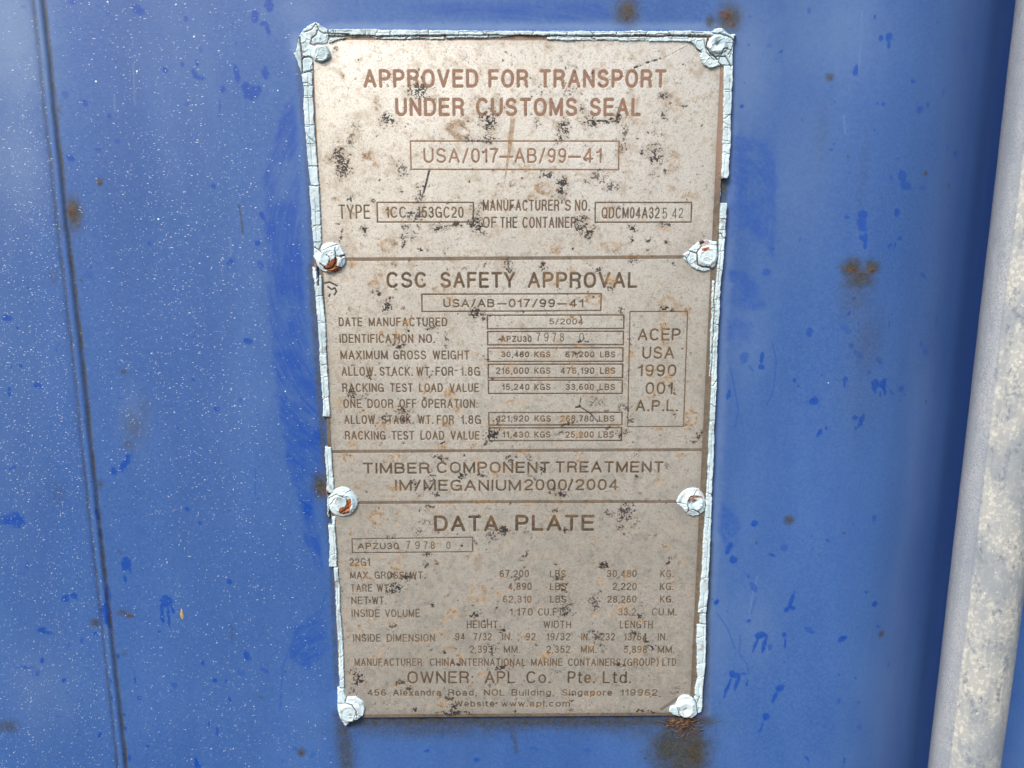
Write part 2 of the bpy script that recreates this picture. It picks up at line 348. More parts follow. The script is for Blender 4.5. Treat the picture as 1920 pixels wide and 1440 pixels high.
wiped([(1362, 590), (1410, 600), (1420, 640), (1380, 660), (1358, 640)], .45, (1350, 640), freq=.5)
wiped([(1350, 940), (1375, 950), (1390, 985), (1385, 1020), (1362, 1045), (1345, 1000)], .55, (1345, 985), freq=.6)
wiped([(700, 2), (1120, 2), (1160, 28), (1120, 44), (960, 40), (800, 30)], .55, (900, 900), freq=.5)
def scr(pts, hw, amp, arr):
    line(D, arr, [mm(x, y, DOORH) for x, y in pts], hw, .6, amp)
for a in ([(1448, 640), (1456, 680), (1450, 730), (1438, 760)], [(1370, 690), (1385, 770), (1378, 800)], [(1345, 1150), (1365, 1180), (1378, 1215)], [(1418, 1120), (1408, 1150)], [(1388, 1190), (1386, 1225), (1400, 1245), (1404, 1262)], [(480, 880), (478, 925), (486, 940)], [(570, 1240), (600, 1150), (612, 1110)], [(525, 1330), (530, 1250), (545, 1210)]):
    scr(a, .22, .7, deep)
for a in ([(1617, 20), (1613, 90), (1610, 130)], [(1582, 215), (1585, 250)], [(1404, 1160), (1412, 1110), (1420, 1080)], [(250, 120), (252, 185), (254, 197)], [(214, 180), (216, 210)], [(432, 445), (433, 480)]):
    scr(a, .2, .35, chalk)
# faded patches and the pale margin beside the sealant
def glow(arr, x, y, rx, ry, amp, pw=2.0, ang=0, nz=.5):
    cx, cy = mm(x, y, DOORH); sx = abs(mm(x+10, y, DOORH)[0]-cx)/10; rx *= sx; ry *= sx; m = 2.6*max(rx, ry)
    W = D.win(cx-m, cx+m, cy-m, cy+m); U, V = D.U[W]-cx, D.V[W]-cy; a = math.radians(ang)
    p = U*math.cos(a)+V*math.sin(a); q = -U*math.sin(a)+V*math.cos(a)
    r = np.hypot(p/rx, q/ry)+nz*(rn2[W]-.5)*.8+nz*(rn1[W]-.5)*.5
    arr[W] = np.maximum(arr[W], amp*np.exp(-np.clip(r, 0, 9)**pw))
for x, y, rx, ry, a_ in ((20, 60, 70, 160, .45), (30, 300, 60, 120, .30), (1400, 120, 60, 130, .22), (1560, 60, 120, 100, .16), (1390, 640, 50, 80, .12), (560, 20, 60, 40, .2), (1410, 1180, 50, 90, .12), (1340, 1200, 30, 120, .12), (80, 1290, 70, 90, .12), (250, 780, 30, 60, .12), (555, 85, 14, 30, .35), (1500, 330, 70, 160, .12)):
    glow(chalk, x, y, rx, ry, a_)
for y in range(70, 1340, 7):
    xr = 1382-(y-60)*.0505; glow(chalk, xr+5, y, 11, 16, .22, nz=.9)
for x in range(620, 1370, 7): glow(chalk, x, 50, 16, 8, .32, nz=.9)
def dirtline(pts, hw, amp, soft):
    P = [mm(x, y, DOORH) for x, y in pts]
    for (x0, y0), (x1, y1) in zip(P[:-1], P[1:]):
        W = D.win(min(x0, x1)-3*soft, max(x0, x1)+3*soft, min(y0, y1)-3*soft, max(y0, y1)+3*soft)
        dd = seg_d(D.U[W], D.V[W], x0, y0, x1, y1)
        olive[W] = np.maximum(olive[W], amp*np.exp(-(np.clip(dd-hw, 0, 99)/soft)**2)*(.55+.8*(rn2[W]-.2)))
dirtline([(560, 120), (572, 260), (580, 380), (586, 500)], .3, .5, .9)
dirtline([(584, 500), (592, 620), (604, 790), (612, 900), (618, 1000)], .6, .75, 1.3)
dirtline([(618, 1000), (626, 1150), (631, 1290)], .5, .55, 1.0)
dirtline([(1357, 336), (1354, 382)], 1.3, 1.0, .8)
dirtline([(640, 1345), (645, 1400), (652, 1440)], 1.2, .9, 3.2)
dirtline([(680, 1350), (800, 1352), (1000, 1352), (1290, 1350)], 1.0, .95, 3.0)
dirtline([(1333, 1020), (1328, 1150), (1325, 1300), (1322, 1340)], .4, .6, 1.2)
for x, l_ in ((915, 30), (955, 34), (962, 60), (845, 25), (1040, 20), (1110, 18), (1210, 30), (750, 24)):
    dirtline([(x, 1350), (x+6, 1350+l_)], .3, .55, 1.1)
for x, y, rx, ry, a_ in ((800, 1366, 150, 20, .6), (950, 1362, 80, 14, .6), (1180, 1362, 120, 18, .55), (1218, 1372, 60, 22, .5), (650, 1400, 16, 60, .7), (1255, 1400, 46, 55, .95), (1300, 1410, 34, 60, 1.0), (1278, 1440, 52, 40, .9),
                         (1175, 22, 24, 26, .95), (1366, 36, 24, 26, .9), (1332, 40, 9, 11, .8), (1350, 55, 24, 16, .45), (137, 398, 17, 30, .95), (128, 425, 15, 14, .55), (188, 342, 6, 7, .9), (108, 205, 7, 8, .6), (1556, 145, 9, 8, .8),
                         (1598, 503, 21, 19, 1.0), (1634, 502, 16, 15, .95), (1612, 522, 30, 26, .9), (1606, 560, 30, 40, .4), (1625, 640, 34, 70, .32), (1610, 740, 44, 90, .16), (1480, 975, 11, 10, .8), (1664, 1200, 7, 7, .8), (1748, 323, 5, 5, .8), (1813, 345, 4, 5, .8),
                         (602, 912, 17, 26, 1.0), (1614, 1322, 3, 3, .5), (12, 1361, 17, 14, .75), (565, 1410, 8, 9, .8), (230, 1149, 12, 6, .7), (242, 1155, 10, 5, .8), (178, 1168, 9, 9, .8), (188, 908, 6, 7, .7), (150, 580, 2.4, 3, .9), (152, 526, 2.4, 3, .9), (92, 76, 4, 4, .8),
                         (252, 800, 20, 28, .42), (240, 832, 12, 12, .45), (270, 770, 12, 30, .25), (232, 697, 6, 5, .7), (1535, 1040, 3, 3, .6), (1418, 1018, 3, 3, .8), (436, 1190, 4, 14, .4), (232, 1227, 6, 4, .5), (490, 1308, 4, 3, .7), (1450, 466, 2, 2, 1), (1583, 1000, 3, 2, .9), (110, 925, 14, 20, .2), (100, 520, 8, 14, .3),
                         (1504, 225, 2, 2, .9), (1590, 293, 2.4, 2, .9), (535, 1259, 2.4, 2, .9), (1766, 765, 3, 3, .9), (1210, 1422, 3, 3, 1.0), (225, 1036, 4, 4, .5), (1540, 250, 14, 50, .16), (1618, 330, 10, 90, .14)):
    glow(olive, x, y, rx, ry, a_, pw=3 if a_ >= .75 else 2)
for x, y, rx, ry, a_ in ((1174, 34, 5, 6, .95), (1178, 16, 13, 14, .35), (1364, 30, 11, 9, .95), (1352, 24, 9, 6, .7), (1372, 46, 7, 7, .7), (135, 397, 8, 12, .85), (187, 342, 2.6, 3, .8), (1598, 506, 9, 5, 1.0), (1634, 508, 8, 5, 1.0), (1615, 513, 20, 1.6, .9), (1480, 975, 3, 4, .6),
                         (606, 922, 9, 9, .6), (610, 905, 5, 9, .35), (1288, 1372, 24, 22, .30), (1298, 1410, 20, 36, .15), (1315, 1345, 9, 9, .4), (10, 1361, 7, 6, .75), (565, 1411, 3.5, 4, .8), (244, 1153, 7, 3, .7), (1748, 323, 2, 2, .8)):
    glow(rust, x, y, rx*.72, ry*.72, a_)
for x in range(660, 1340, 22): glow(olive, x, 1354, 24, 15, .85, nz=.7)
glow(olive, 1286, 1412, 50, 80, .92, pw=4); glow(olive, 648, 1400, 18, 60, .6, pw=3)
scr([(448, 385), (453, 415), (456, 442)], .35, .9, olive)
for x, y, r_ in ((1345, 60, 10), (1330, 64, 8)): glow(chalk, x, y, r_*2, r_, .5)
# relief of the rust blisters
Hd += .35*rust*(rn1*1.4-.2)
ny, nx = D.U.shape
cu, cv = (D.us[1:]+D.us[:-1])/2, (D.vs[1:]+D.vs[:-1])/2
fm = ~(((cu > 6) & (cu < PW-6))[None, :] & ((cv > 6) & (cv < PH-6))[:, None])
door = mesh_from_grid('container_door', D, Hd, fm, {'wear': (deep, np.clip(rust, 0, 1), np.clip(olive, 0, 1), np.clip(chalk, 0, 1))}, M_DOOR)
tag(door, 'faded blue painted steel container door panel behind the data plate and rod', 'container door', kind='thing')

# white paint flecks thrown over the left of the door
def flecks(n):
    V_, F_ = [], []
    k = 0
    while k < n:
        x = rng.uniform(-20, 640); y = rng.uniform(-10, 1450)
        seam = 70+y*.115
        dn = 1.0 if x < seam else (.30+.45*math.exp(-((x-(seam+230))/150)**2))
        if x < seam: dn *= .25+.75*min(1, max(0, (y-60)/350))
        if x > 480: dn *= .55
        if y < 250 and x > seam: dn *= .6
        if seam-4 < x < seam+26: dn *= .15
        if y > 900: dn *= .85
        if rng.rand() > dn: continue
        edge = 560+(y-50)*.055
        if x > edge-6: continue
        big = rng.rand()**4
        L = .11+.36*big+.11*rng.rand(); Wd = .065+.045*rng.rand()+.06*big
        a = math.radians(rng.normal(0, 7) if y < 950 else rng.normal(-28, 22))
        u, v = mm(x, y, DOORH); c_, s_ = math.cos(a), math.sin(a)
        hb = float(np.interp(v, D.vs, Hd[:, np.searchsorted(D.us, u)]))
        b = len(V_); m = 6
        V_.append(world(u, v, hb+.10))
        for i in range(m):
            t = 2*math.pi*i/m; r = rng.uniform(.7, 1.2)
            p, q = L*math.cos(t)*r, Wd*math.sin(t)*r
            V_.append(world(u+p*c_-q*s_, v+p*s_+q*c_, hb+.03))
        for i in range(m): F_.append((b, b+1+(i+1) % m, b+1+i))
        k += 1
    return V_, F_
Vf, Ff = flecks(8500)
for (x, y, r_) in ((364, 69, .5), (257, 134, .45), (180, 153, .5), (202, 4, .45), (297, 411, .45), (29, 392, .45), (330, 9, .45), (1553, 718, .3), (521, 170, .35), (535, 734, .35)):
    u, v = mm(x, y, DOORH); b = len(Vf); Vf.append(world(u, v, DOORH+.3))
    for i in range(8): Vf.append(world(u+r_*math.cos(i*.785), v+r_*math.sin(i*.785), DOORH+.02))
    for i in range(8): Ff.append((b, b+1+(i+1) % 8, b+1+i))
tag(mesh_raw('paint_fleck', Vf, Ff, M_FLECK, door), 'fine white flecks scattered over the blue paint', kind='stuff')
# one yellow drip
u, v = mm(341, 1151, DOORH); Vd = [world(u, v, DOORH+.55)]; Fd = []
for i in range(20):
    t = 2*math.pi*i/20; y_ = math.sin(t)*3.1; Vd.append(world(u+math.cos(t)*(1.05 if y_ > 0 else .65)*(1-.35*abs(math.sin(t))), v+y_, DOORH+.02))
for i in range(20): Fd.append((0, 1+(i+1) % 20, 1+i))
tag(mesh_raw('paint_drip', Vd, Fd, mat_flat('ochre_drip', (0.33, 0.22, 0.07), .5, (0.42, 0.30, 0.12)), door), 'single ochre yellow drip on the blue paint')

# ------------------------------------------------------------------ lettering: a monoline stroke alphabet
def arc(cx, cy, rx, ry, a0, a1, n=14, p=2.0):
    out = []
    for i in range(n+1):
        t = math.radians(a0+(a1-a0)*i/n); c, s_ = math.cos(t), math.sin(t)
        out.append((cx+rx*math.copysign(abs(c)**(2/p), c), cy+ry*math.copysign(abs(s_)**(2/p), s_)))
    return out
G = {}
G['A'] = (.70, [[(0, 0), (.35, 1), (.70, 0)], [(.12, .33), (.58, .33)]])
G['B'] = (.62, [[(0, 0), (0, 1), (.36, 1)]+arc(.36, .77, .22, .23, 90, -90, 8)+[(0, .54)], [(.36, .54)]+arc(.38, .27, .24, .27, 90, -90, 8)+[(0, 0)]])
G['C'] = (.66, [arc(.34, .5, .34, .5, 42, 318, 20, 2.3)])
G['D'] = (.66, [[(0, 0), (0, 1), (.30, 1)]+arc(.30, .5, .36, .5, 90, -90, 14, 2.3)+[(0, 0)]])
G['E'] = (.57, [[(.57, 1), (0, 1), (0, 0), (.57, 0)], [(0, .53), (.52, .53)]])
G['F'] = (.54, [[(.54, 1), (0, 1), (0, 0)], [(0, .52), (.47, .52)]])
G['G'] = (.70, [arc(.35, .5, .35, .5, 45, 345, 22, 2.3)+[(.70, .46), (.38, .46)], [(.70, .46), (.70, 0)]])
G['H'] = (.63, [[(0, 0), (0, 1)], [(.63, 0), (.63, 1)], [(0, .53), (.63, .53)]])
G['I'] = (0, [[(0, 0), (0, 1)]])
G['J'] = (.46, [[(.46, 1), (.46, .28)]+arc(.23, .26, .23, .26, 0, -180, 8)])
G['K'] = (.64, [[(0, 0), (0, 1)], [(.62, 1), (0, .38)], [(.20, .58), (.64, 0)]])
G['L'] = (.50, [[(0, 1), (0, 0), (.50, 0)]])
G['M'] = (.76, [[(0, 0), (0, 1), (.38, .06), (.76, 1), (.76, 0)]])
G['N'] = (.63, [[(0, 0), (0, 1), (.63, 0), (.63, 1)]])
G['O'] = (.70, [arc(.35, .5, .35, .5, 0, 360, 28, 2.3)])
G['P'] = (.60, [[(0, 0), (0, 1), (.34, 1)]+arc(.34, .73, .26, .27, 90, -90, 9)+[(0, .46)]])
G['Q'] = (.70, [arc(.35, .5, .35, .5, 0, 360, 28, 2.3), [(.42, .22), (.70, -.04)]])
G['R'] = (.63, [[(0, 0), (0, 1), (.36, 1)]+arc(.36, .75, .26, .25, 90, -90, 9)+[(0, .50)], [(.36, .50), (.50, .44), (.58, .32), (.58, .1), (.63, 0)]])
G['S'] = (.62, [arc(.31, .745, .28, .255, 22, 210, 12)+[(.16, .55), (.46, .46)]+arc(.31, .255, .31, .255, 40, -158, 13)])
G['T'] = (.60, [[(0, 1), (.60, 1)], [(.30, 1), (.30, 0)]])
G['U'] = (.62, [[(0, 1), (0, .33)]+arc(.31, .33, .31, .33, 180, 360, 12)+[(.62, 1)]])
G['V'] = (.66, [[(0, 1), (.33, 0), (.66, 1)]])
G['W'] = (.94, [[(0, 1), (.235, 0), (.47, .96), (.705, 0), (.94, 1)]])
G['X'] = (.64, [[(0, 1), (.64, 0)], [(0, 0), (.64, 1)]])
G['Y'] = (.66, [[(0, 1), (.33, .42), (.66, 1)], [(.33, .42), (.33, 0)]])
G['Z'] = (.60, [[(0, 1), (.60, 1), (0, 0), (.60, 0)]])
G['0'] = (.52, [arc(.26, .5, .26, .5, 0, 360, 24, 2.3)])
G['1'] = (.24, [[(0, .74), (.14, .80), (.24, 1), (.24, 0)]])
G['2'] = (.52, [arc(.26, .72, .26, .28, 170, -20, 10)+[(.40, .44), (.10, .20), (0, 0), (.52, 0)]])
G['3'] = (.52, [arc(.25, .76, .23, .24, 160, -80, 9)+[(.20, .53)], [(.20, .53)]+arc(.26, .27, .26, .27, 85, -165, 11)])
G['4'] = (.55, [[(.40, 0), (.40, 1), (0, .26), (.55, .26)]])
G['5'] = (.52, [[(.47, 1), (.09, 1), (.04, .50), (.10, .56)]+arc(.26, .32, .26, .32, 110, -155, 12)])
G['6'] = (.52, [arc(.27, .72, .22, .28, 38, 150, 7)+[(.01, .45)]+arc(.26, .29, .26, .29, 180, 540, 16)])
G['7'] = (.52, [[(0, 1), (.52, 1), (.30, .55), (.18, 0)]])
G['8'] = (.52, [arc(.26, .76, .22, .24, -90, 270, 16), arc(.26, .26, .26, .27, 90, 450, 18)])
G['9'] = (.52, [arc(.25, .28, .22, .28, 218, 330, 7)+[(.51, .55)]+arc(.26, .71, .26, .29, 0, 360, 16)])
G['.'] = (.05, [[(0, 0), (.05, 0), (.05, .03), (0, .03), (0, 0)]]); G[':'] = (.02, [[(0, 0), (.02, 0)], [(0, .52), (.02, .52)]])
G[','] = (.05, [[(.05, .02), (.05, -.04), (0, -.17)]]); G["'"] = (.08, [[(.08, 1), (0, .72)]])
G['/'] = (.36, [[(0, -.05), (.36, 1.03)]]); G['_'] = (.85, [[(0, .40), (.85, .40)]]); G['-'] = (.45, [[(0, .42), (.45, .42)]])
G['('] = (.20, [[(.20, 1.05), (.05, .8), (0, .45), (.05, .1), (.20, -.15)]]); G[')'] = (.20, [[(0, 1.05), (.15, .8), (.20, .45), (.15, .1), (0, -.15)]])
x_ = .72
G['a'] = (.50, [arc(.23, x_-.2, .21, .2, 160, 20, 7)+[(.45, .12), (.50, 0)], arc(.23, .20, .23, .20, 40, 320, 10)+[(.45, .2), (.44, .38), (.25, .42)]])
G['b'] = (.50, [[(0, 1), (0, 0)], arc(.25, x_/2, .25, x_/2, 0, 360, 16)])
G['c'] = (.46, [arc(.25, x_/2, .25, x_/2, 45, 315, 14)])
G['d'] = (.50, [[(.50, 1), (.50, 0)], arc(.25, x_/2, .25, x_/2, 0, 360, 16)])
G['e'] = (.50, [[(0, x_/2), (.50, x_/2)]+arc(.25, x_/2, .25, x_/2, 0, 318, 16)])
G['g'] = (.50, [arc(.25, x_/2, .25, x_/2, 0, 360, 16), [(.50, x_), (.50, -.08)]+arc(.25, -.08, .25, .18, 0, -160, 8)])
G['i'] = (0, [[(0, 0), (0, x_)], [(0, .97), (0, 1)]])
G['l'] = (0, [[(0, 0), (0, 1)]])
G['m'] = (.78, [[(0, 0), (0, x_)], [(0, x_-.2)]+arc(.195, x_-.2, .195, .2, 180, 0, 8)+[(.39, 0)], [(.39, x_-.2)]+arc(.585, x_-.2, .195, .2, 180, 0, 8)+[(.78, 0)]])
G['n'] = (.46, [[(0, 0), (0, x_)], [(0, x_-.22)]+arc(.23, x_-.22, .23, .22, 180, 0, 9)+[(.46, 0)]])
G['o'] = (.52, [arc(.26, x_/2, .26, x_/2, 0, 360, 18)])
G['p'] = (.50, [[(0, x_), (0, -.26)], arc(.25, x_/2, .25, x_/2, 0, 360, 16)])
G['r'] = (.26, [[(0, 0), (0, x_)], [(0, x_-.22), (.08, x_-.06), (.26, x_)]])
G['s'] = (.44, [arc(.22, .53, .20, .19, 25, 210, 9)+[(.12, .40), (.32, .33)]+arc(.22, .18, .22, .18, 40, -158, 10)])
G['t'] = (.28, [[(.11, .95), (.11, .14), (.16, .02), (.28, 0)], [(0, x_), (.28, x_)]])
G['u'] = (.46, [[(0, x_), (0, .22)]+arc(.23, .22, .23, .22, 180, 360, 9)+[(.46, x_)], [(.46, .2), (.46, 0)]])
G['w'] = (.70, [[(0, x_), (.175, 0), (.35, x_-.04), (.525, 0), (.70, x_)]])
G['x'] = (.46, [[(0, x_), (.46, 0)], [(0, 0), (.46, x_)]])

# ------------------------------------------------------------------ data plate (dense relief mesh)
ST = .16
PL, PR, PT = -2.4, PW+1.8, -1.6
P = Grid(np.arange(PL, PR+.01, ST), np.arange(PT, PH+.01, ST))
letter = P.z(); lid = np.zeros(P.U.shape, np.int16); parts = {}
nid = [0]
def newpart(name, label=None): nid[0] += 1; parts[nid[0]] = (name, label); return nid[0]
def text(s_, x0, x1, y0, y1, hw, pid, amp=1.0):
    """write s_ from photo column x0 to x1, capitals between rows y0 and y1, on the plate"""
    A = np.array(mm(x0, y1)); B = np.array(mm(x1, y1)); C = np.array(mm((x0+x1)/2, y0)); base = (A+B)/2
    cap = base[1]-C[1]; ax = (B-A); Wd = np.linalg.norm(ax); ax = ax/Wd; up = np.array([ax[1], -ax[0]])
    if up[1] > 0: up = -up
    w_ = [G[c][0] for c in s_]; gp = .17; fix = 2*hw*len(s_)
    tot = sum(w_)+gp*(len(s_)-1); k = (Wd-fix)/max(tot, .01)
    if tot < .06: k = 1.0
    W = None; x = 0
    tmp = letter
    mn = [1e9, -1e9, 1e9, -1e9]
    for c, wd in zip(s_, w_):
        for pl in G[c][1]:
            q = [A+ax*(x+hw+p[0]*k)+up*(hw+p[1]*(cap-2*hw)) for p in pl]
            q = [(float(a[0]), float(a[1])) for a in q]
            line(P, tmp, q, hw*1.02, .22, amp)
            for a in q: mn = [min(mn[0], a[0]), max(mn[1], a[0]), min(mn[2], a[1]), max(mn[3], a[1])]
        x += 2*hw+wd*k+gp*k
    W = P.win(mn[0]-hw-.3, mn[1]+hw+.3, mn[2]-hw-.3, mn[3]+hw+.3)
    lid[W] = np.where((letter[W] > .45*amp) & (lid[W] == 0), pid, lid[W])
def box(a, b, c, d_, hw=.36, name='text_frame', label=None):
    pid = newpart(name, label); pts = [mm(*p) for p in (a, b, c, d_, a)]
    line(P, letter, pts, hw, .22)
    xs = [p[0] for p in pts]; ys = [p[1] for p in pts]; t = P.z()
    W = P.win(min(xs)-1, max(xs)+1, min(ys)-1, max(ys)+1)
    line(P, t, pts, hw, .22); lid[W] = np.where(t[W] > .45, pid, lid[W])
def row(words, y0, y1, hw, name='text_line', label=None, pid=None):
    if pid is None: pid = newpart(name, label)
    last = None
    for wd in words:
        s_, a, b = wd[0], wd[1], wd[2]
        if last is not None and a-last > 22 and not label: pid = newpart(name)
        last = b
        yy0, yy1 = (wd[3], wd[4]) if len(wd) > 3 else (y0, y1)
        text(s_, a, b, yy0, yy1, hw, pid)
    return pid
H1, H2 = .72, .63
row([('APPROVED', 682, 897.5), ('FOR', 915.8, 991), ('TRANSPORT', 1011.6, 1249)], 130, 165, H1)
row([('UNDER', 741.6, 871), ('CUSTOMS', 893, 1082.6), ('SEAL', 1105.5, 1201.8)], 183.5, 218.5, H1)
box((769.8, 265), (1161, 265), (1160, 318.5), (771, 318))
row([('USA/017', 794.4, 935), ('_', 936, 962.8), ('AB/99', 964.6, 1062), ('_', 1065, 1089.5), ('41', 1093, 1128)], 278, 306, .45)
row([('TYPE', 635.5, 694.5)], 383.8, 411, .38)
box((707, 380), (887.7, 380), (887.3, 416.6), (708, 416.6))
row([('1CC', 723, 762.4), ('-', 765, 779), ('153GC20', 782, 869.6)], 387.7, 409, .36)
row([('MANUFACTURER', 905.2, 1049), ("'", 1052, 1055), ('S', 1059, 1070.5), ('NO.', 1078, 1106.6)], 374.6, 395.8, .35)
row([('OF', 905.2, 932), ('THE', 938, 970), ('CONTAINER', 979.7, 1080.3)], 406.7, 428, .35)
box((1116.5, 380), (1297, 380), (1295.8, 416.6), (1116, 417))
p_ = row([('QDCM04A32', 1128, 1236.7)], 388.6, 410, .34)
row([('5', 1241.5, 1251, 390, 411), ('4', 1260, 1269.5, 390, 411), ('2', 1272.5, 1280.5, 390, 409)], 390, 411, .24, label='hand stamped digits 542, thinner and darker than the etched ones')
stamp_win = P.win(mm(1238, 400)[0], mm(1284, 400)[0], mm(1250, 386)[1], mm(1250, 415)[1])
row([('CSC', 725, 800.6), ('SAFETY', 825.8, 966), ('APPROVAL', 989.5, 1195)], 510, 540.3, H2)
box((791, 552), (1127.6, 551), (1126.5, 582.5), (791.5, 584.6))
row([('USA/AB', 831.3, 927.5), ('_', 932, 950.5), ('017/99', 953.8, 1041), ('_', 1044, 1063), ('41', 1067, 1094)], 560.6, 576.8, .38)
for ws, y0, y1 in (([('DATE', 635.4, 679.6), ('MANUFACTURED', 691.5, 839)], 595.4, 612.5),
                   ([('IDENTIFICATION', 636.9, 775.4), ('NO.', 785.8, 816)], 626.5, 643.8),
                   ([('MAXIMUM', 638.5, 727.5), ('GROSS', 737.5, 799.4), ('WEIGHT', 811.5, 880.6)], 657.3, 674.6),
                   ([('ALLOW.', 640.6, 705.6), ('STACK.', 711.9, 774.4), ('WT.', 781, 811), ('FOR', 816.7, 850.4), ('1.8G', 863.5, 900.8)], 688, 705.2),
                   ([('RACKING', 642, 720), ('TEST', 731.7, 774.4), ('LOAD', 785.8, 830.6), ('VALUE', 843, 898.3)], 718.8, 735.6),
                   ([('ONE', 644, 678.5), ('DOOR', 689, 738), ('OFF', 749, 781.7), ('OPERATION:', 790.4, 896)], 748.5, 765.6),
                   ([('ALLOW.', 645.6, 708.8), ('STACK.', 716, 776), ('WT.', 784, 813), ('FOR', 819, 851.5), ('1.8G', 864, 902.5)], 778.6, 795.4),
                   ([('RACKING', 646.9, 723.3), ('TEST', 734.4, 777), ('LOAD', 788.3, 833.3), ('VALUE', 845, 899.4), (':', 904.5, 906.5)], 808.3, 825)):
    row(ws, y0, y1, .345)
for L_, Rr, a, b in ((914, 1170, 591.4, 616.8), (914.4, 1169.2, 622, 647), (915, 1168.2, 653, 678.2), (915.5, 1167.9, 683.4, 708.8), (916, 1167, 713.4, 738.3), (916.6, 1166.5, 774, 797.3), (917.3, 1165.6, 802.7, 826.7)):
    box((L_, a), (Rr, a-.6), (Rr-.3, b-.4), (L_+.2, b), .37)
row([('5/2004', 1029.8, 1093.8)], 597.3, 609, .26)
row([('APZU30', 939, 997)], 630, 642, .31)
STP = 'thin hand stamped digits punched after the plate was etched'
row([('7', 1006, 1013), ('9', 1020, 1028.8), ('7', 1036, 1043), ('8', 1049.6, 1057.5), ('0', 1086, 1095)], 624, 641, .25, label=STP)
for y0, y1, ws in ((659, 670.6, (('30,480', 940, 992.3), ('KGS', 1001.7, 1032.3), ('67,200', 1060, 1114.6), ('LBS', 1125, 1153.8))),
                   (689, 701.8, (('216,000', 930, 992), ('KGS', 1001.7, 1032.3), ('476,190', 1051, 1114.6), ('LBS', 1125, 1153.8))),
                   (719.8, 732, (('15,240', 941, 993), ('KGS', 1001.7, 1032.3), ('33,600', 1060.6, 1113.8), ('LBS', 1124, 1153.3))),
                   (779, 791.2, (('121,920', 932.7, 992), ('KGS', 1002, 1033), ('268,780', 1051, 1113.5), ('LBS', 1122.5, 1152))),
                   (809, 821.2, (('11,430', 942, 992.5), ('KGS', 1001.7, 1032.3), ('25,200', 1060, 1113.5), ('LBS', 1122, 1151)))):
    row(ws, y0, y1, .30)
box((1181.5, 584.5), (1289.5, 584.3), (1281.8, 800), (1177, 800.6), .3)
row([('ACEP', 1195.4, 1276)], 615.8, 639, .45)
row([('USA', 1204, 1264)], 650, 673.2, .45)
row([('1990', 1195.4, 1268)], 683.3, 706, .45)
row([('001', 1210, 1261)], 716.7, 739.6, .45)
row([('A.P.L.', 1191.7, 1271.5)], 750, 771.7, .45)
row([('TIMBER', 681, 806, 867.6, 888.6), ('COMPONENT', 819.2, 1030.8, 866, 887.6), ('TREATMENT', 1041, 1244, 865, 886.6)], 0, 0, .50)
row([('IM/MEGANIUM', 741, 977, 899.6, 921), ('2000', 983, 1063, 898.6, 920), ('/', 1064, 1075, 898.6, 920), ('2004', 1078.8, 1159, 898.3, 919.6)], 0, 0, .48)
row([('DATA', 814, 934.8, 966.5, 996.7), ('PLATE', 966, 1114, 965.3, 995.8)], 0, 0, .76)
box((660, 1010.8), (886.6, 1007.6), (886.2, 1034.6), (661, 1036.8), .33)
row([('APZU30', 671, 748)], 1018, 1030.6, .34)
row([('7', 762, 769.5), ('9', 778.5, 787.5), ('7', 794.5, 802), ('8', 807.7, 815.5), ('0', 837, 845)], 1015.4, 1029.8, .25, label=STP)
HS = .315
row([('22G1', 655.6, 694)], 1046.7, 1061.7, HS)
row([('MAX.', 656.7, 695, 1071.7, 1085.8), ('GROSS', 702.5, 758, 1071.7, 1085.8), ('WT.', 768.8, 798, 1071.7, 1085.8), ('67,200', 936.9, 992), ('LBS', 1031, 1061), ('30,480', 1137.7, 1194), ('KG.', 1238, 1263)], 1069, 1083, HS)
row([('TARE', 657.7, 698.3, 1095.8, 1110), ('WT.', 707, 733, 1095.8, 1110), ('4,890', 952.5, 997), ('LBS', 1031, 1061.5), ('2,220', 1148.5, 1193.8), ('KG.', 1237, 1263)], 1092.8, 1106.8, HS)
row([('NET', 659, 692, 1118.8, 1133.6), ('WT.', 698, 724.8, 1118.8, 1133.6), ('62,310', 942.7, 997), ('LBS', 1031.5, 1062), ('28,260', 1138.5, 1193.5), ('KG.', 1237, 1263)], 1117, 1130.6, HS)
row([('INSIDE', 659.5, 712.5, 1142.6, 1157.6), ('VOLUME', 722, 787.7, 1142.6, 1157.6), ('1,170', 955.4, 999), ('CU.FT.', 1008.9, 1060), ('33.2', 1159, 1192.5), ('CU.M.', 1222, 1268.8)], 1140.6, 1154.8, HS)
row([('HEIGHT', 875.2, 933.6), ('WIDTH', 1018.8, 1071), ('LENGTH', 1161.9, 1224)], 1164, 1178.6, HS)
row([('INSIDE', 662.4, 714.3, 1189, 1203.7), ('DIMENSION', 725.4, 815.8, 1189, 1203.7), ('94', 853.8, 872), ('7/32', 887.7, 922), ('IN.', 941.5, 961), ('92', 986, 1004), ('19/32', 1024.7, 1069), ('IN.', 1089.6, 1106), ('232', 1125.9, 1153), ('13/64', 1169.4, 1213), ('IN.', 1233, 1252)], 1187, 1201.4, HS)
row([('2,393', 880.8, 923.7), ('MM.', 944.5, 976), ('2,352', 1024.7, 1069), ('MM.', 1088.6, 1119), ('5,898', 1169.4, 1213), ('MM.', 1233, 1264.8)], 1210.8, 1225, HS)
row([('MANUFACTURER:', 665, 796), ('CHINA', 806, 853.4), ('INTERNATIONAL', 861.5, 985.7), ('MARINE', 995.6, 1055), ('CONTAINERS', 1065, 1163.5), ('(GROUP)', 1169.8, 1235), ('LTD.', 1241.4, 1272)], 1234.6, 1249.2, HS)
row([('OWNER:', 764, 888), ('APL', 908.9, 966), ('Co.', 986.7, 1033), ('Pte.', 1064, 1116), ('Ltd.', 1129.8, 1183.6)], 1258.6, 1281.8, .50)
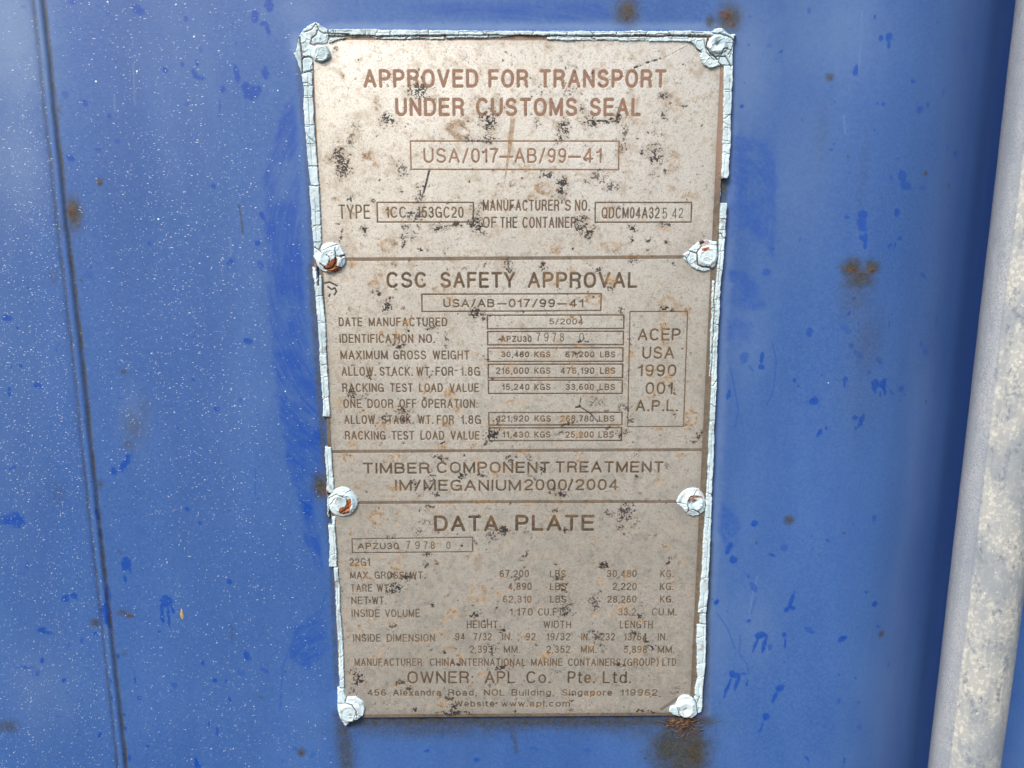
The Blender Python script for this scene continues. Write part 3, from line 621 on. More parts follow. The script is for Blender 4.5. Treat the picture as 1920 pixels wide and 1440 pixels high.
row([('456', 688.8, 724.4), ('Alexandra', 737, 827.7), ('Road,', 840.6, 894), ('NOL', 907.5, 946.5), ('Building,', 959, 1039), ('Singapore', 1053.4, 1148), ('119962', 1162.9, 1233)], 1292.5, 1305, .34)
row([('Website', 852.4, 927.7), ('www.apl.com', 939.5, 1068.9)], 1313.6, 1325.6, .34)
def band(pts, hw, name):
    pid = newpart(name); t = P.z(); line(P, t, pts, hw, .22)
    letter[:] = np.maximum(letter, t*.86); lid[t > .45] = pid
band([mm(652, 486.5), mm(960, 484.5), mm(1284, 482)], .82, 'divider_line')
band([mm(622, 847), mm(960, 845), mm(1320, 843.4)], .80, 'divider_line')
band([mm(668, 942.6), mm(960, 941), mm(1272, 940.6)], .80, 'divider_line')
pid = newpart('border_line'); e = np.minimum(np.minimum(P.U-PL, PW+.85-P.U), np.minimum(P.V-PT, PH-P.V))
t = 1-np.clip((e-2.1)/.22+.5, 0, 1); letter = np.maximum(letter, t*.86); lid[t > .45] = pid

# stains
pn1 = fbm(P.U, P.V, .85, 2, 3); pn2 = fbm(P.U, P.V, 2.6, 4, 3); pn3 = fbm(P.U, P.V, 7, 6, 3); pnh = vn(P.U, P.V, .42, 5)
black, prust = P.z(), P.z()
def stain(x, y, rx, ry, s_, kind, ring=False):
    cx, cy = mm(x, y); k = abs(mm(x+10, y)[0]-cx)/10; rx *= k; ry *= k; m = 2.3*max(rx, ry)+1
    W = P.win(cx-m, cx+m, cy-m, cy+m)
    if black[W].size == 0: return
    U = P.U[W]-cx+(pn2[W]-.5)*5.5*min(1, rx*.5+.3); V = P.V[W]-cy+(pn3[W]-.5)*4.5*min(1, ry*.5+.3)
    r = np.hypot(U/rx, V/ry); wgt = np.exp(-r**2*1.1)
    if kind == 'b':
        wide = np.exp(-r**2*.42)
        val = s_*(wgt*.60)+(pn1[W]-.5)*1.5*np.sqrt(wide)+(pnh[W]-.5)*.9*np.sqrt(wide)
        mk = sst(val, .22, .50)*min(1, .5+.5*s_)
        hz = .30*s_*wide*np.clip(pn2[W]*2.2-.45, 0, 1)*(.5+.7*pnh[W])
        black[W] = np.maximum(black[W], np.maximum(mk, hz))
        prust[W] = np.maximum(prust[W], .75*np.exp(-(r-1.0)**2*3)*s_*np.clip(pn3[W]*2-.45, 0, 1)*np.clip(pn1[W]*2-.4, 0, 1))
    else:
        if ring: wgt = np.exp(-((r-.8)/.42)**2)*.8*(.5+pn3[W])+.25*np.exp(-r**2)
        val = wgt*(.1+1.7*(pn1[W]*.5+pn2[W]*.5))+(pnh[W]-.5)*.35*np.sqrt(wgt)
        hal = .34*np.exp(-r**2*.45)*np.clip(pn2[W]*2.4-.55, 0, 1)*(.4+pnh[W])
        prust[W] = np.maximum(prust[W], s_*np.maximum(hal, np.clip(sst(val, .14, 1.05), 0, 1)*.80*(.7+.5*pnh[W])))
BS = """783,172,18,9,.8 728,223,10,11,.85 706,250,6,4,.6 658,266,6,8,.6 640,300,11,22,.85 650,322,9,8,.8 755,320,11,11,.6 916,230,13,15,.98 912,262,15,9,.7 885,258,9,5,.7 630,92,6,5,.7 676,110,3,4,1 665,235,12,10,.3
1247,180,7,5,.9 1245,219,4,6,.9 1284,197,3,3,.9 1058,240,8,13,.85 1052,258,7,7,.9 1005,228,6,6,.7 1108,228,11,8,.9 1132,228,22,3.5,1 1162,226,6,7,.9 1093,203,5,6,.8 1170,265,6,18,.6 1230,288,12,14,.8 1220,303,6,7,.9 1210,285,4,4,.9 1025,325,9,7,.8 1055,345,9,7,.85
1120,330,11,9,.6 1250,320,5,4,.8 1235,250,7,7,.35 1225,328,6,5,.6 1020,165,10,9,.3 1070,170,12,8,.4 655,367,6,6,.8 701,376,3,3,.7 682,430,6,7,1 640,445,2,8,.8 753,442,4,5,.95 772,447,12,7,.4 757,456,3,9,.8 788,467,3,3,1 804,468,2,2,1 762,425,7,9,.7 785,424,4,6,.8 822,425,12,6,.85
855,422,6,5,1 893,416,8,17,.95 907,437,4,4,.8 780,402,14,8,.75 788,368,5,14,.8 742,497,4,3,.8 708,552,6,5,.9 725,572,7,9,.9 733,560,4,3,.9 894,590,10,6,.95 904,598,6,5,.8 950,495,8,9,.7 952,508,9,6,.75 812,612,6,4,.8 765,619,3,3,1 748,650,8,5,1 738,646,8,6,.5 838,645,3,7,.7 930,612,5,3,.7
1053,356,8,11,1 1107,342,9,4,.7 1150,350,11,7,.7 1090,424,11,11,.85 1103,441,6,6,1 1112,428,4,4,.8 1187,427,6,5,.9 1183,447,3,7,1 1245,421,9,4,.8 1215,451,4,4,.95 1250,454,4,3,.9 1222,472,7,5,.5 1072,467,2,2,1 1017,502,4,6,1 1119,504,5,5,.9 1188,487,8,3.5,.85 1261,492,6,5,.8 1145,540,6,5,.6
1166,585,4,5,.7 1241,577,6,4,.9 1260,580,4,3,.9 660,738,8,8,1.15 679,744,7,5,.7 690,708,7,4,.8 755,770,15,6,.95 755,788,9,6,.8 724,787,8,6,.6 708,801,3,3,.8 828,830,5,3.5,1 925,815,12,10,.95 912,830,4,6,.8 930,790,6,7,.7 1083,664,4,4,.9 1093,642,6,2.4,1 1118,755,13,8,.5 1170,765,7,8,.6
1183,785,4,7,.7 1165,811,11,6,.8 1312,818,4,9,.95 1302,828,6,5,.8 1062,797,11,4,.8 1050,813,6,3,.7 1262,730,4,4,.6 826,858,9,5,.85 808,895,6,11,.8 868,891,8,4,1 905,891,7,4,.85 778,905,3,7,.95 805,912,9,6,.8 820,925,5,5,.95 785,927,6,5,.5 802,953,5,4,.9 787,955,3,3,1 797,978,11,5,.5 785,998,7,6,.75
726,1005,7,4,.7 943,997,12,7,1 922,1002,9,8,.75 913,1012,5,7,.6 815,1001,4,4,.6 866,1020,3,3,1 985,1039,4,4,1 800,1040,7,3.5,.9 800,1058,4,5,.8 762,1082,6,8,.95 738,1083,7,5,.7 740,1098,10,8,.95 728,1108,5,5,.7 800,1080,3,3,.7 970,1085,7,6,.8 956,865,5,7,.9 993,858,4,5,.9 1012,880,7,7,.85 1000,895,5,7,.6
1055,928,7,5,1 1043,918,4,4,.8 1033,925,3,3,.8 1255,875,6,4,.7 1195,893,4,5,.8 1190,856,5,5,.5 1173,962,16,13,.8 1142,963,5,6,.8 1177,945,10,5,.8 1165,990,4,6,.8 1190,985,4,4,.5 1230,1003,4,3,.6 1063,997,5,5,1 1042,960,7,3,.95 986,997,3,5,.6 1132,1062,10,8,1.05 1110,1057,4,4,.6 1250,1056,4,4,1 1256,1047,3,3,.8
1043,1058,4,3,.8 1050,1087,11,4,.8 1057,1105,9,10,.7 1115,1125,13,8,.6 1120,1110,7,7,.5 735,1105,10,7,.8 692,1125,6,4,1 811,1133,4,4,1 841,1120,4,2,.6 888,1150,12,9,.9 930,1138,3,5,.9 908,1160,5,5,.7 734,1178,7,5,.7 945,1183,7,6,1 925,1215,9,12,.7 835,1226,5,3,.9 808,1219,4,3,.7 850,1218,6,2,.5
858,1246,5,4,.8 940,1253,16,5,.9 670,1275,9,13,.98 660,1262,7,7,.7 665,1295,9,7,.7 753,1280,7,6,.8 767,1293,6,5,1 875,1287,9,5,.6 703,1318,5,4,.7 724,1320,5,4,.5 778,1330,3,4,.9 840,1310,11,6,.8 848,1325,9,7,.9 855,1337,26,4,.95 912,1285,5,6,.6 820,1335,9,3,.6
1058,1140,14,15,.7 1060,1152,8,6,.95 1066,1130,7,9,.6 1112,1130,9,9,.8 1118,1138,4,5,.9 1202,1152,5,6,1 1107,1183,4,4,.8 1117,1192,8,9,.7 1125,1208,5,5,1 1130,1220,7,7,.5 1190,1187,4,7,.8 1215,1201,9,4,1.1 1220,1210,5,6,1.05 1160,1248,6,3,.9 1187,1254,8,3,.5 1198,1335,8,3,1 1215,1335,13,2.4,.8
1070,1335,5,4,.7 1073,1305,3,3,.8 1049,1259,4,4,.7 1118,1279,4,4,.7 1262,1300,7,5,.6 1270,1290,6,5,.4 1070,1318,3,3,.8 967,1334,3,3,.8 1100,1340,3,3,.6 903,385,6,5,.4 1010,170,8,6,.4""".split()
RS = """705,190,12,8,.5 706,197,8,8,.75 893,195,16,24,.35 880,222,9,8,.5 862,246,20,15,.6,1 693,293,13,14,.7 705,303,8,8,.6 645,330,7,9,.5 640,278,6,5,.5 645,140,4,5,.6 897,137,5,11,.95 1000,150,13,12,.3 1050,140,6,10,.35 1262,192,15,13,.5,1 1330,176,6,6,.75 1309,181,5,6,.45,1
1190,230,18,11,.45 985,315,9,11,.65 1165,280,9,16,.55 1265,305,8,13,.5,1 1130,290,7,9,.4 661,397,5,12,1 631,370,5,4,.7 733,395,12,9,.6 728,460,14,11,.6,1 735,445,8,8,.4 867,479,10,3,.8 705,525,10,16,.9 693,532,8,9,.75 715,512,7,9,.8 825,542,13,8,.5,1 842,565,18,12,.5 660,493,9,12,.7 765,600,8,11,.75
745,628,11,12,.95 662,583,5,5,.6 630,616,3,3,.6 935,430,7,11,.4 1022,352,12,12,.8,1 995,372,9,5,.8 1220,365,10,7,.4 1290,372,13,6,.85 1262,355,8,8,.4 1148,460,18,11,.5,1 1042,470,9,13,.95 1190,479,15,4,.8 1142,395,11,12,.85 1250,430,9,8,.55 1148,530,8,16,.9 1040,520,13,14,.45,1 1073,505,7,8,.5
1115,562,13,11,.65,1 1290,583,8,8,1 1255,570,17,12,.5,1 1245,612,9,14,.8 1074,592,6,5,.7 718,625,8,9,.8 770,590,6,10,.6 800,735,7,8,.85 845,740,11,17,.7 860,765,10,11,.65 640,760,8,16,.5 680,770,17,7,.6 725,800,13,9,.65 840,800,11,13,.75 660,833,11,11,.6 700,826,13,8,.5 832,838,9,9,.85 890,840,12,5,.55
960,690,8,9,.4 955,750,13,7,.65 985,755,6,16,.4 935,795,8,16,.95 940,640,9,8,.8 1085,652,17,5,.7 1072,687,6,9,.8 1025,670,11,9,.5 1143,697,9,11,.7 1182,663,6,15,1 1247,645,12,22,.45 1220,697,9,9,.6,1 1253,712,11,13,.9 1222,735,16,10,.6 1296,785,11,13,.85,1 1242,803,13,5,.9 1185,765,5,9,.6 1060,785,8,11,.9
1090,815,6,9,.6 655,858,10,7,.7,1 742,856,9,9,.75,1 673,912,7,8,.6,1 705,972,13,13,1,1 750,960,9,7,.7 739,915,12,13,.85 895,875,10,13,.65 930,888,6,11,.7 905,941,28,5,.7 668,1055,11,7,.8 682,1062,12,9,.95 743,1055,9,15,.8,1 818,1055,9,7,.7 815,1020,9,7,.65 878,1042,4,8,1 895,1050,8,7,.5 840,950,18,5,.5
985,945,4,8,.95 690,1080,7,10,.5 940,1085,10,3.5,1 895,1110,16,20,.65,1 660,1000,5,8,.7 720,1050,8,3,.7 1083,855,8,9,.85,1 1240,900,17,12,.45 1272,855,8,5,.7 1098,940,5,7,.95 992,948,7,9,.9 1120,938,8,4,.5 1115,1008,6,4,.7,1 1157,1010,5,8,.7 1250,1026,8,4,.95 1280,1053,5,10,1 1258,1090,5,11,.9
1128,1092,8,9,.8 1175,1085,7,9,.6 1020,1040,22,9,.4 1060,1100,11,17,.45 848,1152,13,11,1,1 835,1165,8,5,.9 673,1177,8,8,.75 727,1170,8,4,.8 655,1190,8,5,.7 825,1192,9,9,.9 790,1202,18,5,.5 725,1215,3,15,.45 865,1230,8,7,.8 710,1235,18,9,.55 688,1145,11,12,.45 650,1148,6,11,.6 882,1284,9,5,.9
905,1260,9,9,.7 828,1322,13,9,.7 745,1287,9,7,.5 985,1195,7,15,.8 935,1115,7,9,.7 1022,1235,11,13,.9 1030,1226,13,7,.8 1070,1225,5,9,.5 1110,1215,7,7,.95 1170,1140,14,12,.9 1150,1150,9,7,.6 1115,1148,7,7,.7 1093,1193,7,4,.8 1200,1163,11,5,.7 1258,1210,6,5,.9 1200,1215,13,17,.45 1195,1240,11,11,.6
1240,1235,8,9,.5 990,1125,7,17,.45 1013,1137,6,8,.5,1 1112,1300,16,9,.5 1195,1265,8,7,.5 1210,1302,9,6,.45 1010,1320,6,6,.5 650,640,6,8,.2 900,690,8,10,.3 980,845,10,5,.7 1210,610,8,10,.2""".split()
for t in BS: a = [float(k) for k in t.split(',')]; stain(a[0], a[1], a[2]*1.12, a[3]*1.12, a[4]*1.15, 'b')
for t in RS: a = [float(k) for k in t.split(',')]; stain(a[0], a[1], a[2]*1.1, a[3]*1.1, min(1.1, a[4]*1.6), 'r', len(a) > 5)
for i in range(700):                                           # peppering
    x, y = rng.uniform(600, 1350), rng.uniform(90, 1335); stain(x, y, rng.uniform(1, 3), rng.uniform(1, 3), rng.uniform(.4, .95), 'b')
for i in range(300):
    x, y = rng.uniform(600, 1350), rng.uniform(90, 1335); stain(x, y, rng.uniform(2, 9), rng.uniform(2, 8), rng.uniform(.2, .7), 'r', rng.rand() < .5)
black = np.maximum(black, .6*sst(pn1*.6+pnh*.4, .66, .80)*sst(pn3, .36, .6))
prust = np.maximum(prust, .40*sst(pn2*.6+pn3*.4, .50, .78)*(.5+.5*sst(P.V, 60, 240))*(.4+pn1))
def pline(pts, hw, amp, arr, aa=.3, rough=True):
    t_ = P.z(); line(P, t_, [mm(*p) for p in pts], hw, aa, amp)
    if rough: t_ *= np.clip(pn1*2.6-.45, 0, 1)
    np.maximum(arr, t_, out=arr)
pline([(805, 320), (799, 345), (790, 375)], .45, 1.4, black)
pline([(1190, 127), (1212, 118), (1238, 110)], .45, 1.2, black); pline([(1238, 112), (1290, 85)], .12, 1, black)
pline([(1089, 748), (1086, 762), (1096, 768), (1110, 778), (1121, 791)], .32, 1.2, black); pline([(1080, 764), (1088, 762)], .5, 1.2, black)
pline([(1240, 1330), (1256, 1320), (1270, 1310)], .9, .75, black, rough=False); pline([(645, 153), (654, 168)], .12, .7, black)
pline([(1104, 226), (1160, 228)], .35, 1.4, black)
pline([(815, 835), (815, 843)], .2, .8, prust); pline([(1201, 800), (1216, 826), (1230, 822), (1290, 818)], .1, .6, black)
for q in ([(609, 531), (618, 529), (632, 536)], [(615, 538), (622, 543), (628, 540), (631, 547), (627, 553)], [(617, 556), (619, 552)]):
    pline(q, .42, 1.0, black, rough=False)
sp = [mm(*p) for p in ((957, 222), (966, 223), (964, 245), (959, 280), (950, 325), (944, 350), (948, 310), (951, 285), (954, 250))]
W = P.win(min(a[0] for a in sp)-1, max(a[0] for a in sp)+1, min(a[1] for a in sp)-1, max(a[1] for a in sp)+1)
prust[W] = np.maximum(prust[W], .8*sst(poly_sdf(P.U[W], P.V[W], sp), -.15, .25)*(.6+.6*pn1[W]))
# grime creeping in from the rivets and the rim
grime = P.z()
for x, y, r_ in ((602, 101, 30), (1345, 90, 48), (621, 484, 44), (1315, 480, 46), (643, 941, 42), (1298, 941, 42), (660, 1330, 42), (1285, 1325, 40)):
    cx, cy = mm(x, y); rr = np.hypot(P.U-cx, P.V-cy)/(r_/4.0); grime = np.maximum(grime, .42*np.exp(-rr**3)*(.4+1.0*pn2))
grime = np.maximum(grime, .30*np.exp(-((e-1.7)/2.2)**2)*(.3+1.2*pn2))
letter_rough = letter*np.clip(.92+.4*(pn1-.3), 0, 1.0)
letter_rough[stamp_win] *= 1.0
Hp = -.055*letter+.04*(fbm(P.U, P.V, 30, 1, 2)-.5)-.05*black*pn1+.03*prust*pn1
em = np.clip(np.minimum(np.minimum(P.U-PL, PR-P.U), np.minimum(P.V-PT, PH-P.V))/.35, 0, 1); Hp = Hp-(1-em)*.5
fid = lid[:-1, :-1]
att = {'wear': (np.clip(prust, 0, 1), np.clip(black, 0, 1), np.clip(letter_rough, 0, 1), np.clip(grime, 0, 1))}
plate = mesh_from_grid('data_plate', P, Hp, fid == 0, att, M_PLATE)
tag(plate, 'weathered stainless steel data plate with etched brown lettering riveted to the blue door', 'data plate')
for k, (nm, lb) in parts.items():
    o = mesh_from_grid(nm, P, Hp, fid == k, att, M_PLATE, plate)
    if o is not None and lb: tag(o, lb)
# the cut edge of the sheet
ev, ef = [], []
for (a, b) in (((PL, PT), (PR, PT)), ((PR, PT), (PR, PH)), ((PR, PH), (PL, PH)), ((PL, PH), (PL, PT))):
    k = len(ev); ev += [world(a[0], a[1], -.5), world(b[0], b[1], -.5), world(b[0], b[1], DOORH-.2), world(a[0], a[1], DOORH-.2)]; ef.append((k, k+1, k+2, k+3))
mesh_raw('sheet_edge', ev, ef, mat_flat('rusty_edge', (0.16, 0.09, 0.05), .7, (0.30, 0.20, 0.12), 300), plate, False)

# ------------------------------------------------------------------ cracked sealant and rivets (dense relief mesh)
S = Grid(np.arange(-13, PW+12, .17), np.arange(-12, PH+10, .17))
SD = S.z(-9); sid = np.zeros(S.U.shape, np.int16); TOP = S.z(); tone = S.z(); crack_shade = S.z(); srust = S.z(); sdirt = S.z()
sn1 = fbm(S.U, S.V, 1.2, 3); sn2 = fbm(S.U, S.V, 4, 1); snh = fbm(S.U, S.V, .6, 6, 2); snv = fbm(S.U+40, S.V, 4.5, 7)
sparts = {}
def piece(pts, pid, top, jag=.5, tn=0.0, edge=.45):
    Q = [mm(x, y, .4) for x, y in pts]; xs = [q[0] for q in Q]; ys = [q[1] for q in Q]
    W = S.win(min(xs)-1.5, max(xs)+1.5, min(ys)-1.5, max(ys)+1.5)
    sd_ = poly_sdf(S.U[W]+jag*(sn1[W]-.5)+jag*1.3*(sn2[W]-.5), S.V[W]+jag*(snh[W]-.5)+jag*1.3*(snv[W]-.5), Q)
    on = (sd_ > SD[W]) & (sd_ > -.35)
    tp = top(S.U[W], S.V[W]) if callable(top) else top
    hh = -2.0+(tp+2.0)*np.sqrt(np.clip(sd_/edge, 0, 1))
    better = (sd_ > -.1) & (hh > TOPH[W])
    TOPH[W] = np.where(better, hh, TOPH[W]); SD[W] = np.maximum(SD[W], sd_)
    sid[W] = np.where(better, pid, sid[W]); tone[W] = np.where(better, tn, tone[W])
TOPH = S.z(-2.0)
def strip(rows, pid, top, horiz=False, **kw):
    """rows: (y, x_outer, x_inner) or for the top strip (x, y_upper, y_lower), split at cracks into short pieces"""
    a = [(r[1], r[0]) if not horiz else (r[0], r[1]) for r in rows]; b = [(r[2], r[0]) if not horiz else (r[0], r[2]) for r in rows]
    n = 0; L0, L1 = rows[0][0], rows[-1][0]; cuts = [L0]
    while cuts[-1] < L1-50: cuts.append(cuts[-1]+rng.uniform(16, 60))
    cuts.append(L1)
    ks = [r[0] for r in rows]
    for c0, c1_ in zip(cuts[:-1], cuts[1:]):
        c1 = min(c1_+2.5, L1); tt_ = [c0]+[k for k in ks if c0 < k < c1]+[c1]
        if horiz:
            up = [(t, np.interp(t, ks, [r[1] for r in rows])+rng.uniform(-.5, .5)) for t in tt_]; dn = [(t, np.interp(t, ks, [r[2] for r in rows])+rng.uniform(-.6, .6)) for t in tt_]
        else:
            up = [(np.interp(t, ks, [r[1] for r in rows])+rng.uniform(-.6, .6), t) for t in tt_]; dn = [(np.interp(t, ks, [r[2] for r in rows])+rng.uniform(-.5, .5), t) for t in tt_]
        piece(up+dn[::-1], pid, top+.25+rng.uniform(-.05, .05), tn=rng.uniform(0, .3), **kw)
        q = [(np.interp(c1_, ks, [r[1] for r in rows]), c1_), (np.interp(c1_, ks, [r[2] for r in rows]), c1_)]
        if horiz: q = [(b_, a_) for a_, b_ in q]
        if c1_ != L1:
            tl = rng.normal(0, 5.5); q = [(q[0][0]+(tl if horiz else 0), q[0][1]+(0 if horiz else tl)), q[1]]; m1 = ((q[0][0]*.6+q[1][0]*.4)+rng.uniform(-1, 1), (q[0][1]*.6+q[1][1]*.4)+rng.uniform(-3.2, 3.2)); m2 = ((q[0][0]*.3+q[1][0]*.7)+rng.uniform(-1, 1), (q[0][1]*.3+q[1][1]*.7)+rng.uniform(-2.2, 2.2))
            cracks.append(([q[0], m1, m2, q[1]], rng.choice([.03, .06, .1, .18], p=[.3, .3, .25, .15]), rng.uniform(.45, 1)))
    t = L0+rng.uniform(0, 30)
    while t < L1-30:                                            # creases running along the bead
        ln = rng.uniform(20, 80); f = rng.uniform(.3, .75); q = []
        for k_ in range(6):
            tq = min(L1, t+ln*k_/5); o_, i_ = np.interp(tq, ks, [r[1] for r in rows]), np.interp(tq, ks, [r[2] for r in rows]); c_ = o_*(1-f)+i_*f+rng.uniform(-.7, .7)
            q.append((tq, c_) if horiz else (c_, tq))
        cracks.append((q, rng.uniform(.02, .09), rng.uniform(.3, .8))); t += ln+rng.uniform(5, 50)
cracks = []
sparts[1] = ('sealant_strip', None); sparts[2] = ('sealant_strip', None); sparts[3] = ('sealant_strip', None)
strip([(135, 563, 588), (160, 567, 588), (215, 569, 590), (255, 572, 592), (320, 578, 597), (349, 583, 599.5)], 1, .55)
strip([(348, 579, 600), (400, 582, 602.5), (455, 585.5, 604)], 1, .6)
piece([(586, 450), (604, 452), (606, 470), (600, 500), (588, 505)], 1, .5)
piece([(584, 500), (594, 502), (596, 528), (590, 534), (585, 520)], 1, .75)
strip([(515, 598, 604), (535, 588, 606), (560, 591, 607), (600, 594, 611), (650, 597, 613), (700, 600, 616.5), (750, 604, 618.5), (783, 605, 620.5)], 1, .6)
strip([(838, 608, 622), (870, 610, 624.5), (900, 612, 626.5), (925, 611, 628)], 1, .6)
piece([(611, 925), (618, 930), (618, 970), (614, 972)], 1, .5)
strip([(968, 620.5, 630), (985, 622, 630)], 1, .3)
strip([(984, 614.5, 630), (1030, 617, 632.5), (1063, 616, 634)], 1, .75)
strip([(1062, 625, 634.5), (1100, 627.5, 638), (1150, 630, 640), (1200, 632, 643.5), (1250, 634.6, 646), (1290, 635.6, 647)], 1, .45)
strip([(612, 53, 68), (700, 54, 68.3), (800, 55.6, 68.2), (900, 56.6, 67.6), (975, 57, 67.3), (1200, 57, 67.3), (1340, 57, 67.2)], 2, .75, horiz=True)
strip([(655, 67, 71.2), (700, 67, 71.6), (718, 67, 75), (835, 68, 75.3)], 2, .25, horiz=True)
strip([(836, 66, 73.5), (925, 66, 73), (955, 64, 69)], 2, .4, horiz=True)
strip([(1024, 67, 76), (1100, 67.5, 77), (1200, 68, 78), (1292, 68, 79.5)], 2, .35, horiz=True)
strip([(122, 1355.5, 1376), (160, 1356.5, 1374), (250, 1354, 1371.5), (330, 1352.5, 1367.5), (336, 1352.5, 1364)], 3, .65)
strip([(337, 1350.5, 1353.5), (382, 1348.8, 1351.5)], 3, .2)
strip([(380, 1351, 1364.5), (400, 1349, 1363.5), (440, 1347.5, 1361), (480, 1346.5, 1358), (520, 1343.5, 1354.5), (560, 1340, 1351.5), (620, 1337.5, 1348.5), (700, 1333.5, 1345), (760, 1331.5, 1343), (800, 1329.5, 1341), (830, 1328, 1340), (875, 1326, 1338.5), (930, 1324, 1336), (1000, 1318.5, 1333.5), (1060, 1315.5, 1331), (1120, 1310.5, 1328), (1150, 1308, 1325.5)], 3, .65)
strip([(1150, 1311.5, 1325.5), (1170, 1311, 1325)], 3, .6)
strip([(1170, 1306, 1325), (1200, 1305.5, 1324.5), (1250, 1305.5, 1323), (1270, 1308, 1321.5), (1290, 1302, 1319.5), (1330, 1303, 1317)], 3, .65)
strip([(525, 1335, 1341.5), (560, 1333.5, 1340), (620, 1331.5, 1338.5), (708, 1329, 1333.5)], 3, .35)
# rivets under the sealant
def disc(cx, cy, r, n=26, jag=.06, ph=0):
    return [(cx+r*(1+jag*math.sin(3*t_+ph)+jag*.6*math.sin(5*t_+2*ph))*math.cos(t_), cy+r*(1+jag*math.sin(3*t_+ph)+jag*.6*math.sin(5*t_+2*ph))*math.sin(t_)) for t_ in [2*math.pi*i/n for i in range(n)]]
def dome(cx, cy, r, base, rise, dent=0.0, dr=.3):
    c0, c1 = mm(cx, cy, .8); rm = abs(mm(cx+r, cy, .8)[0]-c0)
    def f(U, V):
        q = np.hypot(U-c0, V-c1)/rm
        hgt = base+rise*np.clip(1-q**2.4, 0, 1)+.35*rise*np.exp(-((q-.62)/.12)**2)-dent*np.exp(-(q/dr)**2)
        return hgt
    return f
def rivet(pid, label, pts, cx, cy, r, base=1.0, rise=1.1, dent=0.0, dr=.3, tn=.1, extra=()):
    sparts[pid] = ('rivet', label)
    for ex in extra: piece(ex, pid, .55, tn=.15)
    piece(pts, pid, dome(cx, cy, r, base, rise, dent, dr), jag=.35, tn=tn, edge=.9)
TLp = [(590, 40), (597, 42), (604, 48), (612, 52), (618, 54), (618, 68), (655, 69), (653, 72), (633, 76), (623, 82), (600, 84), (590, 96), (588, 119), (588, 135), (564, 138), (554, 112), (548, 99), (554, 97), (556, 83), (558, 78), (557, 68), (563, 60), (575, 48), (583, 43)]
TRp = [(1287, 79.5), (1298, 85), (1310, 99), (1312, 112), (1318, 124), (1330, 131), (1342, 129), (1352, 125), (1376, 126), (1378, 70), (1382, 66), (1378, 61), (1368, 62), (1355, 51), (1343, 51), (1336, 57), (1334, 68), (1290, 69)]
rivet(11, 'top left rivet, a smooth round head below a folded lump of sealant', disc(602.5, 101, 20), 602.5, 101, 20, .5, 1.0, 0, extra=[TLp])
rivet(12, 'top right rivet with a dimple in its middle and a thick sealant skirt', disc(1346, 84, 21), 1345, 83, 21, 1.2, .7, 1.1, .28, extra=[])
piece(TRp, 12, .95, tn=.25, edge=.9)
rivet(13, 'upper left rivet split open with bright orange rust', disc(620, 484, 31, jag=.03), 620, 486, 30, .7, 1.2, 0)
rivet(14, 'upper right rivet in a wide torn sealant patch with a small rust chip on top', [(1279, 477), (1288, 470), (1295, 463), (1310, 451), (1325, 447), (1336, 450), (1346, 452), (1347, 480), (1343, 500), (1333, 508), (1318, 512), (1305, 509), (1292, 500), (1281, 487)], 1326, 480, 24, .9, 1.0, 0)
rivet(15, 'lower left rivet with a red rust gash', disc(643, 941, 29.5, jag=.03, ph=1), 645, 943, 28, .7, 1.2, .5, .35)
rivet(16, 'lower right rivet with an open dark hole in its middle', [(1266, 942), (1270, 932), (1280, 920), (1290, 914), (1300, 913), (1312, 915), (1321, 925), (1325, 940), (1323, 958), (1312, 968), (1300, 970), (1290, 968), (1278, 955), (1268, 947)], 1302, 941, 24, .8, 1.0, 2.6, .18)
rivet(17, 'bottom left rivet wholly covered by thick smooth sealant', [(631, 1290), (646, 1290), (651, 1305), (668, 1305), (682, 1315), (687, 1327), (684, 1340), (672, 1350), (657, 1354), (653, 1361), (646, 1364), (638, 1350), (631, 1330)], 654, 1336, 24, .9, 1.2, 0)
rivet(18, 'bottom right rivet with a dimpled pale sealant cap above brown fibres', [(1253, 1330), (1256, 1323), (1265, 1321), (1270, 1308), (1280, 1302), (1292, 1302), (1300, 1308), (1304, 1298), (1319, 1292), (1317, 1335), (1308, 1340), (1298, 1348), (1280, 1345), (1262, 1342), (1254, 1336)], 1285, 1330, 22, .9, .9, 1.2, .25)
C = cracks.append
